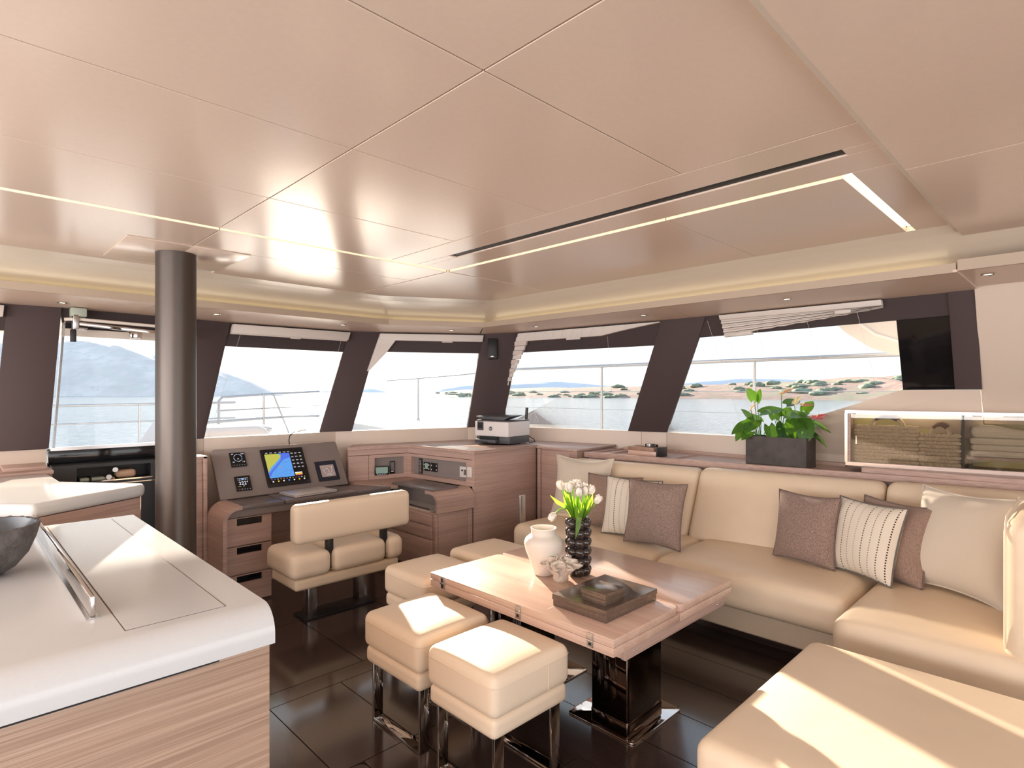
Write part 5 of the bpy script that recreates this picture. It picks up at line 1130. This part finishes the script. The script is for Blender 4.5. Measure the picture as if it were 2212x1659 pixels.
arm = [wq(*Q3, -0.02, 0.60, 0.014), wq(*Q3, -0.005, 0.60, 0.014), wq(*Q3, 0.11, 0.80, 0.014), wq(*Q3, 0.16, 0.915, 0.014), wq(*Q3, 0.0, 0.955, 0.014)]
MB().extr(arm, outn(B[6], B[7]) * -0.02).build('side_arm', 'blind', b3); cord(b3, Q3, 0.10, 0.05, 0.91)
b4 = T('pleated_blind', 'white pleated blind curving along the top of the window right of the corner speaker', 'blind', wq(*Q4, 0.5, 0.9), 'window blinds')
us = [i / 14 for i in range(15)]
strip(Q4, us, [0.905 if u < 0.66 else 0.905 + 0.075 * ((u - 0.66) / 0.34) ** 0.8 for u in us], [0.985] * 15, 0.012, 0.05).build('cassette', 'blind', b4, bevel=0.002)
strip(Q4, [0.40, 0.50], [0.888, 0.888], [0.905, 0.905], 0.03, 0.05).build('pull_tab', 'blind', b4, bevel=0.002)
for k in range(11):
    f = k / 10; uu = -0.035 + 0.022 * (1 - f); w_ = 0.075 * (1 - f) + 0.03
    pa = [wq(*Q4, uu - 0.012 * f, 0.95 - 0.045 * k, 0.014), wq(*Q4, uu + w_, 0.95 - 0.045 * k, 0.014), wq(*Q4, uu + w_, 0.95 - 0.045 * (k + 1) + 0.004, 0.014), wq(*Q4, uu - 0.012 * f, 0.95 - 0.045 * (k + 1) + 0.004, 0.014)]
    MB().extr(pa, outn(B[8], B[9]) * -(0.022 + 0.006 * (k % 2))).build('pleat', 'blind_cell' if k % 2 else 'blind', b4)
cord(b4, Q4, 0.04, 0.30, 0.90); cord(b4, Q4, 0.68, 0.82, 0.90, v0=0.35)
b5 = T('pleated_blind', 'white pleated blind hanging lopsided in the aft side window above the plant', 'blind', wq(*Q5, 0.5, 0.9), 'window blinds')
strip(Q5, [0.105, 0.985], [0.955, 0.955], [0.99, 0.99], 0.012, 0.055).build('cassette', 'blind', b5, bevel=0.003)
us = [0.105 + 0.88 * i / 24 for i in range(25)]
def low(u): return 0.84 + 0.10 * ((u - 0.105) / 0.88) ** 1.2
for k in range(7):
    f0, f1 = k / 7, (k + 1) / 7
    v1s = [0.956 - (0.956 - low(u)) * f0 + 0.003 * math.sin(u * 60 + k) * f0 for u in us]; v0s = [0.956 - (0.956 - low(u)) * f1 + 0.003 * math.sin(u * 60 + k + 1) * f1 + 0.003 for u in us]
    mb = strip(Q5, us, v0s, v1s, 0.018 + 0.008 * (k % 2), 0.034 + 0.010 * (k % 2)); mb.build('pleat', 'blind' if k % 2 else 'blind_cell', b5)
strip(Q5, [0.105, 0.28], [0.825, 0.832], [0.845, 0.855], 0.012, 0.05).build('bottom_bar', 'blind', b5, bevel=0.003)
strip(Q5, [0.76, 0.84], [0.925, 0.925], [0.945, 0.945], 0.05, 0.062).build('pull_tab', 'blind', b5, bevel=0.002)
for u0, u1, v1 in ((0.12, 0.17, 0.83), (0.31, 0.37, 0.86), (0.60, 0.66, 0.90), (0.86, 0.90, 0.93), (0.01, 0.06, 0.96)): cord(b5, Q5, u0, u1, v1, 0.02, 0.10 if u0 < 0.5 else 0.42)
b1 = T('roller_blind', 'white rolled-up blind at the far left picture edge', 'blind', (0.0, 4.7, 1.85), 'window blinds')
Q1 = (B[0], B[1], TT[1], TT[0]); strip(Q1, [0.6, 0.995], [0.905, 0.905], [0.985, 0.985], 0.012, 0.05).build('cassette', 'blind', b1, bevel=0.004); cord(b1, Q1, 0.985, 0.985, 0.9)

# ---- corner speaker
sp = T('wall_speaker', 'small black loudspeaker mounted high on the corner mullion', 'speaker', (3.70, 4.02, 1.78))
SM = frame_m(Vector((3.662, 3.975, 1.80)), Vector((0.64, -0.77, 0)), Vector((0.04, 0.03, 1)))
MB().box(-0.045, 0.045, -0.095, 0.095, -0.045, 0.035).xf(SM).build('cabinet', 'dark_plastic', sp, bevel=0.008, seg=3); MB().box(-0.038, 0.038, -0.085, 0.085, 0.0352, 0.038).xf(SM).build('grille', 'black', sp, bevel=0.002); MB().box(-0.014, 0.014, -0.078, -0.070, 0.038, 0.039).xf(SM).build('badge', 'steel', sp)
MB().box(-0.03, 0.03, -0.05, 0.09, -0.10, -0.045).xf(SM).build('bracket', 'dark_plastic', sp); MB().box(0.046, 0.075, -0.035, 0.03, -0.08, -0.05).xf(SM).build('bracket_arm', 'mullion', sp)

# ---- hinged arm of the front door hatch
ha = T('hatch_arm', 'grey metal folding hatch arm across the top of the front door', 'door closer', (0.62, 4.64, 1.80))
MB().box(0.578, 0.66, 4.60, 4.69, 1.885, 1.94).build('clear_block', 'pale_green', ha, bevel=0.006)
MB().tube([(0.545, 4.63, 1.862), (0.60, 4.62, 1.868), (1.30, 4.62, 1.852)], 0.011, 10).build('upper_bar', 'white_lacquer', ha, smooth=True)
MB().box(0.585, 0.62, 4.60, 4.66, 1.80, 1.90).build('hinge_block', 'steel', ha, bevel=0.006)
MB().box(0.585, 0.665, 4.605, 4.65, 1.795, 1.815).build('bracket', 'steel', ha, bevel=0.004)
MB().hexa([(0.62, 4.61, 1.828), (1.28, 4.61, 1.785), (1.28, 4.645, 1.785), (0.62, 4.645, 1.828)], [(0.62, 4.61, 1.852), (1.28, 4.61, 1.815), (1.28, 4.645, 1.815), (0.62, 4.645, 1.852)]).build('lower_arm', 'chrome', ha, bevel=0.004)
MB().box(0.575, 0.605, 4.60, 4.64, 1.72, 1.80).build('latch', 'dark_plastic', ha, bevel=0.004); MB().box(0.90, 0.97, 4.61, 4.66, 1.765, 1.81).build('slide', 'chrome', ha, bevel=0.004)

# ================================================================ PRINTER CORNER
pt_ = T('printer', 'white and dark grey inkjet printer on the corner cabinet', 'printer', (3.6, 3.8, 0.939))
PC = Vector((3.50, 3.60, 0.0)); PX = Vector((-0.17, 0.985, 0)); PG = Vector((0.985, 0.17, 0))
PM = Matrix.Identity(4)
for i in range(3): PM[i][0] = -PX[i]; PM[i][1] = PG[i]; PM[i][2] = (0, 0, 1)[i]; PM[i][3] = (PC + PX * 0.37)[i]
PZ = 0.9385
plain('printer_dark', (0.075, 0.075, 0.085), 0.4); plain('printer_white', (0.80, 0.77, 0.76), 0.4)
MB().box(0.0, 0.37, 0.02, 0.33, PZ, PZ + 0.062).xf(PM).build('base', 'printer_dark', pt_, bevel=0.004)
MB().box(-0.005, 0.37, 0.0, 0.335, PZ + 0.063, PZ + 0.195).xf(PM).build('housing', 'printer_white', pt_, bevel=0.008, seg=3)
MB().box(0.02, 0.255, -0.035, 0.02, PZ + 0.004, PZ + 0.036).xf(PM).build('paper_tray', 'printer_dark', pt_, bevel=0.005)
MB().box(0.10, 0.17, -0.037, -0.0345, PZ + 0.006, PZ + 0.016).xf(PM).build('tray_notch', 'black', pt_)
MB().box(0.05, 0.25, 0.0, 0.022, PZ + 0.038, PZ + 0.062).xf(PM).build('output_slot', 'black', pt_)
MB().box(0.004, 0.366, 0.01, 0.33, PZ + 0.1955, PZ + 0.206).xf(PM).build('scanner_lid', 'printer_dark', pt_, bevel=0.003)
MB().hexa([(0.02, 0.03, PZ + 0.208), (0.30, 0.03, PZ + 0.208), (0.26, 0.18, PZ + 0.208), (0.04, 0.18, PZ + 0.208)], [(-0.01, 0.02, PZ + 0.238), (0.36, 0.05, PZ + 0.242), (0.36, 0.26, PZ + 0.250), (-0.01, 0.24, PZ + 0.248)]).xf(PM).build('feeder_tray', 'printer_dark', pt_, bevel=0.004)
scn = MB().box(0.025, 0.095, -0.004, 0.0005, PZ + 0.115, PZ + 0.192).xf(PM).build('control_screen', 'printer_dark', pt_, bevel=0.003); MB().box(0.034, 0.086, -0.006, -0.0038, PZ + 0.135, PZ + 0.182).xf(PM).build('display', 'screen_black', scn)
lgm = PM @ Matrix.Translation((0.175, -0.0006, PZ + 0.132)) @ Matrix.Rotation(PI / 2, 4, 'X')
MB().lathe([(0.0, 0), (0.019, 0), (0.019, 0.0008), (0.0, 0.0008)], (0, 0, 0), 24).xf(lgm).build('logo_disc', 'printer_dark', pt_)
text_part('logo', 'hp', 'printer_white', lgm @ Matrix.Translation((0, 0.001, 0.0014)) @ Matrix.Shear('XZ', 4, (0, 0)), 0.024, pt_)
for (x, y, l_, nm) in ((3.875, 3.76, 0.20, 'tall black stick antenna with a cable right of the printer'), (3.76, 3.93, 0.20, 'thin dark antenna rod behind the printer')):
    an = T('antenna', nm, 'antenna', (x, y, 0.93)); tall = y < 3.9
    MB().lathe([(0.014, 0), (0.014, 0.02), (0.006, 0.03)], (x, y, 0.9295), 12).build('foot', 'black', an, smooth=True)
    MB().tube([(x, y, 0.95), (x + 0.004, y, 1.02), (x + 0.02, y - 0.005, 0.95 + (0.30 if tall else 0.29))], [0.006, 0.014, 0.0135] if tall else [0.003, 0.004, 0.003], 10).build('rod', 'dark_plastic', an, smooth=True)
    if tall: MB().tube([(x + 0.003, y, 1.0), (x + 0.03, y - 0.03, 0.98), (x + 0.06, y - 0.06, 0.955), (x + 0.05, y - 0.08, 0.934), (x - 0.04, y - 0.09, 0.933)], 0.004, 6).build('cable', 'black', an, smooth=True)

# ================================================================ ON THE SIDEBOARD
plain('walnut', (0.33, 0.205, 0.145), 0.4, var=0.2, nscale=25)
bx = T('wooden_box', 'small two-tone wooden box with dark end on the sideboard', 'box', (3.99, 2.51, 0.8905))
MB().box(3.905, 4.05, 2.385, 2.64, 0.8908, 0.935).build('body', 'oak_table', bx, bevel=0.002); MB().box(3.903, 4.052, 2.405, 2.642, 0.9355, 0.965).build('lid', 'walnut', bx, bevel=0.002); MB().box(3.903, 4.052, 2.374, 2.3845, 0.8908, 0.966).build('dark_end', 'dark_plastic', bx, bevel=0.003)
wb_ = T('watch', 'black bracelet watch lying on the wooden box', 'watch', (3.97, 2.49, 0.9655))
rg = MB()
for k in range(16):
    a = 2 * PI * k / 16; a2 = 2 * PI * (k + 0.86) / 16; f = lambda q, r_: (3.985 + 0.034 * r_ * math.cos(q), 2.475 + 0.058 * r_ * math.sin(q))
    p0, p1, p2, p3 = f(a, 1), f(a2, 1), f(a2, 0.86), f(a, 0.86); rg.prism([p0, p1, p2, p3], 0.9658, 0.984)
rg.build('bracelet', 'black_gloss', wb_); MB().lathe([(0.018, 0), (0.018, 0.006), (0.015, 0.007)], (0, 0, 0), 20).xf(Matrix.Translation((3.951, 2.478, 0.9755)) @ Matrix.Rotation(-PI / 2, 4, 'Y')).build('case', 'steel', wb_, smooth=True)

plain('planter', (0.070, 0.056, 0.052), 0.55, var=0.3, nscale=14); plain('soil', (0.03, 0.02, 0.015), 0.95)
PLX0, PLX1, PLY0, PLY1, PLZ = 4.015, 4.195, 1.335, 1.735, 0.8905
pn = T('planter_trough', 'dark slate rectangular planter trough on the sideboard', 'planter', (4.1, 1.53, PLZ))
w = MB(); th = 0.008; zt = PLZ + 0.20
w.box(PLX0, PLX1, PLY0, PLY0 + th, PLZ, zt); w.box(PLX0, PLX1, PLY1 - th, PLY1, PLZ, zt); w.box(PLX0, PLX0 + th, PLY0 + th, PLY1 - th, PLZ, zt); w.box(PLX1 - th, PLX1, PLY0 + th, PLY1 - th, PLZ, zt); w.box(PLX0 + th, PLX1 - th, PLY0 + th, PLY1 - th, PLZ, PLZ + 0.01)
w.build('trough', 'planter', pn); MB().box(PLX0 + th, PLX1 - th, PLY0 + th, PLY1 - th, PLZ + 0.011, zt - 0.02).build('soil', 'soil', pn)
def heart(mb, base, d, up, L, W, curl=0.25, notch=0.18):
    d = Vector(d).normalized(); up = Vector(up); up = (up - d * up.dot(d)).normalized(); s_ = d.cross(up); o = len(mb.v); n, mm = 9, 6
    for i in range(n + 1):
        tt = i / n; hw = W * (math.sin(PI * min(1.0, (tt + 0.10) / 1.12) ** 0.75) ** 0.85 if tt < 1 else 0.0)
        for j in range(mm + 1):
            q = j / mm * 2 - 1; back = notch * L * abs(q) ** 1.2 * (1 - tt) ** 2
            p = Vector(base) + d * (L * tt - back) + s_ * (hw * q) + up * (-curl * L * tt * tt + 0.18 * hw * abs(q))
            mb.v.append(tuple(p))
    for i in range(n):
        for j in range(mm): a = o + i * (mm + 1) + j; mb.f.append((a, a + 1, a + mm + 2, a + mm + 1))
ra = random.Random(17)
def anthurium(label, cx, cy, leaves, flowers):
    o = T('anthurium', label, 'plant', (cx, cy, zt - 0.02), 'anthuriums in the slate trough')
    for (r_, f_, h_, L, W, dr, df, dz, mt) in leaves:            # r: along room right, f: towards/away from the viewer
        tip = Vector((cx, cy, zt - 0.02)) + CR * r_ + CF * f_ + Vector((0, 0, h_)); b0 = Vector((cx, cy, zt - 0.025)) + CR * r_ * 0.2 + CF * max(-0.02, f_ * 0.2)
        lf = MB(); dd = CR * dr + CF * df + Vector((0, 0, dz)); heart(lf, tip, dd, (-CF * 0.5 + Vector((0, 0, 1))), L, W, 0.22); ob = lf.build('leaf', mt, o, smooth=True)
        MB().tube([b0, lerp(b0, tip, 0.5) + Vector((0, 0, 0.02)), tip], 0.0022, 5).build('leaf_stalk', 'anthurium_green', ob, smooth=True)
    for (r_, f_, h_, L, W, dr, df, dz, mt) in flowers:
        tip = Vector((cx, cy, zt - 0.02)) + CR * r_ + CF * f_ + Vector((0, 0, h_)); b0 = Vector((cx, cy, zt - 0.025)) + CR * r_ * 0.2
        fl = MB(); dd = CR * dr + CF * df + Vector((0, 0, dz)); heart(fl, tip, dd, (-CF * 0.3 + Vector((0, 0, 1))), L, W, -0.05); ob = fl.build('flower', mt, o, smooth=True)
        MB().tube([b0, lerp(b0, tip, 0.55) + CR * 0.005, tip], 0.0024, 6).build('flower_stalk', 'anthurium_green', ob, smooth=True); MB().tube([tip, tip + dd.normalized() * L * 0.3 + Vector((0, 0, 0.03))], [0.004, 0.0025], 6).build('spadix', 'spathe_pale', ob, smooth=True)
    return o
G, D_ = 'anthurium_green', 'anthurium_dark'
anthurium('anthurium with bright leaves and a small orange bloom at the left of the trough', 4.09, 1.66,
          [(-0.05, -0.03, 0.13, 0.13, 0.055, -0.5, -0.3, -0.35, G), (-0.02, -0.05, 0.18, 0.15, 0.062, 0.75, -0.4, 0.3, G), (-0.09, -0.02, 0.11, 0.15, 0.045, -0.9, -0.2, -0.35, G), (-0.10, 0.0, 0.10, 0.14, 0.04, -0.65, -0.1, -0.75, G),
           (0.03, -0.06, 0.09, 0.13, 0.05, 0.15, -0.4, -0.9, D_), (-0.05, 0.0, 0.27, 0.10, 0.045, -0.1, 0.2, 0.6, G), (-0.02, 0.01, 0.26, 0.10, 0.022, 0.25, 0.1, 0.9, G), (-0.08, -0.03, 0.05, 0.10, 0.035, -0.6, -0.3, -0.3, G), (0.0, 0.02, 0.12, 0.11, 0.04, -0.3, 0.4, 0.4, G), (-0.07, 0.01, 0.14, 0.09, 0.035, -0.4, 0.2, 0.7, D_)],
          [(-0.075, -0.01, 0.20, 0.065, 0.032, 0.25, -0.3, 0.5, 'spathe_orange')])
anthurium('anthurium with one tall orange bloom in the middle of the trough', 4.11, 1.54,
          [(0.0, -0.06, 0.11, 0.12, 0.05, -0.2, -0.4, -0.7, D_), (0.05, -0.05, 0.12, 0.13, 0.05, 0.5, -0.4, -0.4, D_), (-0.04, -0.04, 0.15, 0.11, 0.04, -0.4, -0.2, 0.4, G), (0.03, 0.0, 0.16, 0.10, 0.04, 0.4, 0.2, 0.5, G), (0.0, -0.05, 0.05, 0.11, 0.045, 0.1, -0.5, -0.6, D_), (0.08, -0.02, 0.15, 0.12, 0.045, 0.6, -0.1, 0.3, G), (-0.02, 0.03, 0.14, 0.10, 0.04, 0.0, 0.3, 0.8, D_), (0.06, 0.02, 0.24, 0.10, 0.05, 0.55, 0.0, 0.25, D_), (0.03, -0.07, 0.07, 0.12, 0.05, 0.5, -0.3, -0.7, G)],
          [(0.005, -0.02, 0.31, 0.085, 0.036, 0.75, -0.5, 0.42, 'spathe_orange')])
anthurium('anthurium with red and pale blooms at the right of the trough', 4.10, 1.42,
          [(0.02, -0.06, 0.13, 0.16, 0.06, -0.15, -0.35, -0.95, G), (0.03, -0.03, 0.17, 0.17, 0.06, -0.8, -0.4, 0.1, G), (0.07, -0.03, 0.12, 0.15, 0.045, 0.85, -0.2, -0.25, G), (0.08, -0.02, 0.05, 0.14, 0.04, 0.75, -0.2, -0.5, D_), (-0.03, -0.05, 0.14, 0.14, 0.055, -0.5, -0.4, -0.4, G), (0.0, -0.04, 0.17, 0.12, 0.05, 0.3, -0.3, -0.5, G), (0.05, 0.0, 0.20, 0.10, 0.04, 0.4, 0.1, 0.5, G), (0.09, -0.01, 0.11, 0.10, 0.035, 0.6, 0.1, -0.3, D_), (0.0, 0.02, 0.13, 0.11, 0.04, -0.2, 0.3, 0.6, G)],
          [(0.06, -0.04, 0.155, 0.085, 0.042, 0.6, -0.5, -0.1, 'spathe_red'), (0.10, -0.04, 0.15, 0.075, 0.036, 0.7, -0.2, 0.25, 'spathe_red'), (0.03, 0.0, 0.235, 0.075, 0.035, 0.55, -0.2, 0.0, 'spathe_orange'), (-0.01, 0.02, 0.245, 0.07, 0.032, 0.3, -0.1, 0.4, 'spathe_pale')])

# ================================================================ INSIDE THE GLASS CABINET
m, t, b = nt('rope'); nn_ = noise(t, pos_map(t), 130, 3); r_ = ramp2(t, nn_.outputs['Fac'], (0.50, 0.41, 0.32), (0.74, 0.65, 0.53)); lnk(t, r_.outputs[0], b.inputs['Base Color']); b.inputs['Roughness'].default_value = 0.95; bump(t, b, nn_.outputs['Fac'], 0.5, 0.002)
plain('leather_grip', (0.10, 0.035, 0.025), 0.5)
def basket(label, s0, s1, y0, y1, h, rows):
    zb = 0.9535; o = T('rope_basket', label, 'basket', GM @ Vector(((s0 + s1) / 2, (y0 + y1) / 2, zb)), 'woven rope baskets in the glass cabinet')
    peri = []; n = 17; m_ = 6
    for i in range(n): peri.append((s0 + (s1 - s0) * i / n, y0))
    for i in range(m_): peri.append((s1, y0 + (y1 - y0) * i / m_))
    for i in range(n): peri.append((s1 - (s1 - s0) * i / n, y1))
    for i in range(m_): peri.append((s0, y1 - (y1 - y0) * i / m_))
    N = len(peri); cx, cy = (s0 + s1) / 2, (y0 + y1) / 2; wv = MB()
    for r_ in range(rows):
        z = zb + h * (r_ + 0.5) / rows; pts = []
        for i, (x, y) in enumerate(peri):
            k = 0.006 if (i + r_) % 2 else -0.005; d_ = Vector((x - cx, y - cy, 0)); d_ = Vector((math.copysign(1, d_.x) if abs(d_.x) / (s1 - s0) > abs(d_.y) / (y1 - y0) else 0, math.copysign(1, d_.y) if abs(d_.x) / (s1 - s0) <= abs(d_.y) / (y1 - y0) else 0, 0))
            pts.append(GM @ Vector((x + d_.x * k, y + d_.y * k, z + 0.001 * math.sin(i * 1.3))))
        wv.tube(pts, h / rows * 0.50, 6, closed=True)
    wv.build('weave', 'rope', o, smooth=True); MB().box(s0 + 0.004, s1 - 0.004, y0 + 0.004, y1 - 0.004, zb, zb + 0.012).xf(GM).build('bottom', 'rope', o)
    for yy, dz, tl_2 in ((y0 - 0.002, 0.052, 0.0), (y1 - 0.01, 0.060, 0.012)):
        c = (s0 + s1) / 2; ww = (s1 - s0) * 0.26; pts = [GM @ Vector((c + ww * math.cos(a) + tl_2, yy, zb + h - 0.01 + (dz + 0.01) * math.sin(a))) for a in [PI * k / 12 for k in range(13)]]
        hd = MB().tube(pts, 0.007, 8).build('handle', 'rope', o, smooth=True); MB().tube(pts[3:10], 0.0088, 8).build('grip', 'leather_grip', hd, smooth=True)
basket('larger woven rope basket on the left inside the glass cabinet', 0.060, 0.372, 0.035, 0.14, 0.235, 11)
basket('smaller woven rope basket beside the towels inside the glass cabinet', 0.395, 0.572, 0.035, 0.13, 0.195, 9)
fabric('towel', (0.62, 0.57, 0.50), (0.76, 0.71, 0.63), (260, 260, 260), 0.6)
zt_ = 0.9535; sh_ = T('towel_board', 'dark wooden board under the folded towels in the glass cabinet', 'board', GM @ Vector((0.8, 0.2, zt_)))
MB().box(0.61, 1.3, 0.02, 0.18, zt_ + 0.055, zt_ + 0.07).xf(GM).build('board', 'walnut', sh_)
for x in (0.63, 1.28): MB().box(x - 0.01, x + 0.01, 0.03, 0.17, zt_, zt_ + 0.055).xf(GM).build('support', 'black', sh_)
zz = zt_ + 0.0705
for i, (h_, nm) in enumerate(((0.036, 'lowest folded pale towel of the stack in the glass cabinet'), (0.034, 'second folded pale towel from the bottom in the glass cabinet'), (0.038, 'third folded pale towel in the stack in the glass cabinet'), (0.055, 'crumpled pale throw on top of the towel stack in the glass cabinet'))):
    o = T('folded_towel', nm, 'towel', GM @ Vector((0.8, 0.2, zz)), 'folded towels in the glass cabinet')
    def tf(v, i=i): return (v.x, v.y, v.z + (0.018 * math.sin((v.x - 0.6) * 14) * math.exp(-(v.x - 0.7) * 3) if i == 3 and v.z > zz + 0.02 else 0.0))
    MB().rbox(0.625 + 0.006 * (i % 2), 1.15, 0.03, 0.17, zz, zz + h_, h_ * 0.45, 4, 0.0, mid=14, fn=tf).xf(GM).build('body', 'towel', o, smooth=True)
    MB().rbox(0.63 + 0.006 * (i % 2), 1.14, 0.026, 0.05, zz + h_ * 0.35, zz + h_ * 0.65, h_ * 0.14, 2).xf(GM).build('fold', 'towel', o, smooth=True); zz += h_ + 0.0005

# ---- stone bowl on the island
m, t, b = nt('stone'); nn_ = noise(t, pos_map(t), 22, 8, 0.75); r_ = ramp2(t, nn_.outputs['Fac'], (0.035, 0.032, 0.033), (0.22, 0.20, 0.19), 0.35, 0.75); lnk(t, r_.outputs[0], b.inputs['Base Color']); b.inputs['Roughness'].default_value = 0.55; bump(t, b, nn_.outputs['Fac'], 0.8, 0.004)
plain('stone_in', (0.045, 0.05, 0.06), 0.25, var=0.5, nscale=20)
bo = T('stone_bowl', 'dark rough-rimmed stone bowl on the island at the left picture edge', 'bowl', (0.060, 1.99, 0.9305))
bc = (0.060, 1.99, 0.9305)
ob = MB().lathe([(0.0, 0.0), (0.045, 0.0), (0.075, 0.018), (0.100, 0.05), (0.116, 0.09), (0.123, 0.122), (0.1215, 0.128), (0.115, 0.127)], bc, 64)
ob.v = [(x + (0.002 * math.sin(37 * i) if z > 1.04 else 0), y, z + (0.0022 * math.sin(i * 2.3) if z > 1.045 else 0)) for i, (x, y, z) in enumerate(ob.v)]
ob.f = ob.f[:-1]; ob.build('shell', 'stone', bo, smooth=True)
ib = MB().lathe([(0.1165, 0.127), (0.110, 0.10), (0.09, 0.05), (0.06, 0.022), (0.0, 0.014)], bc, 64); ib.f = [f for f in ib.f if len(f) == 4]; ib.build('inside', 'stone_in', bo, smooth=True)
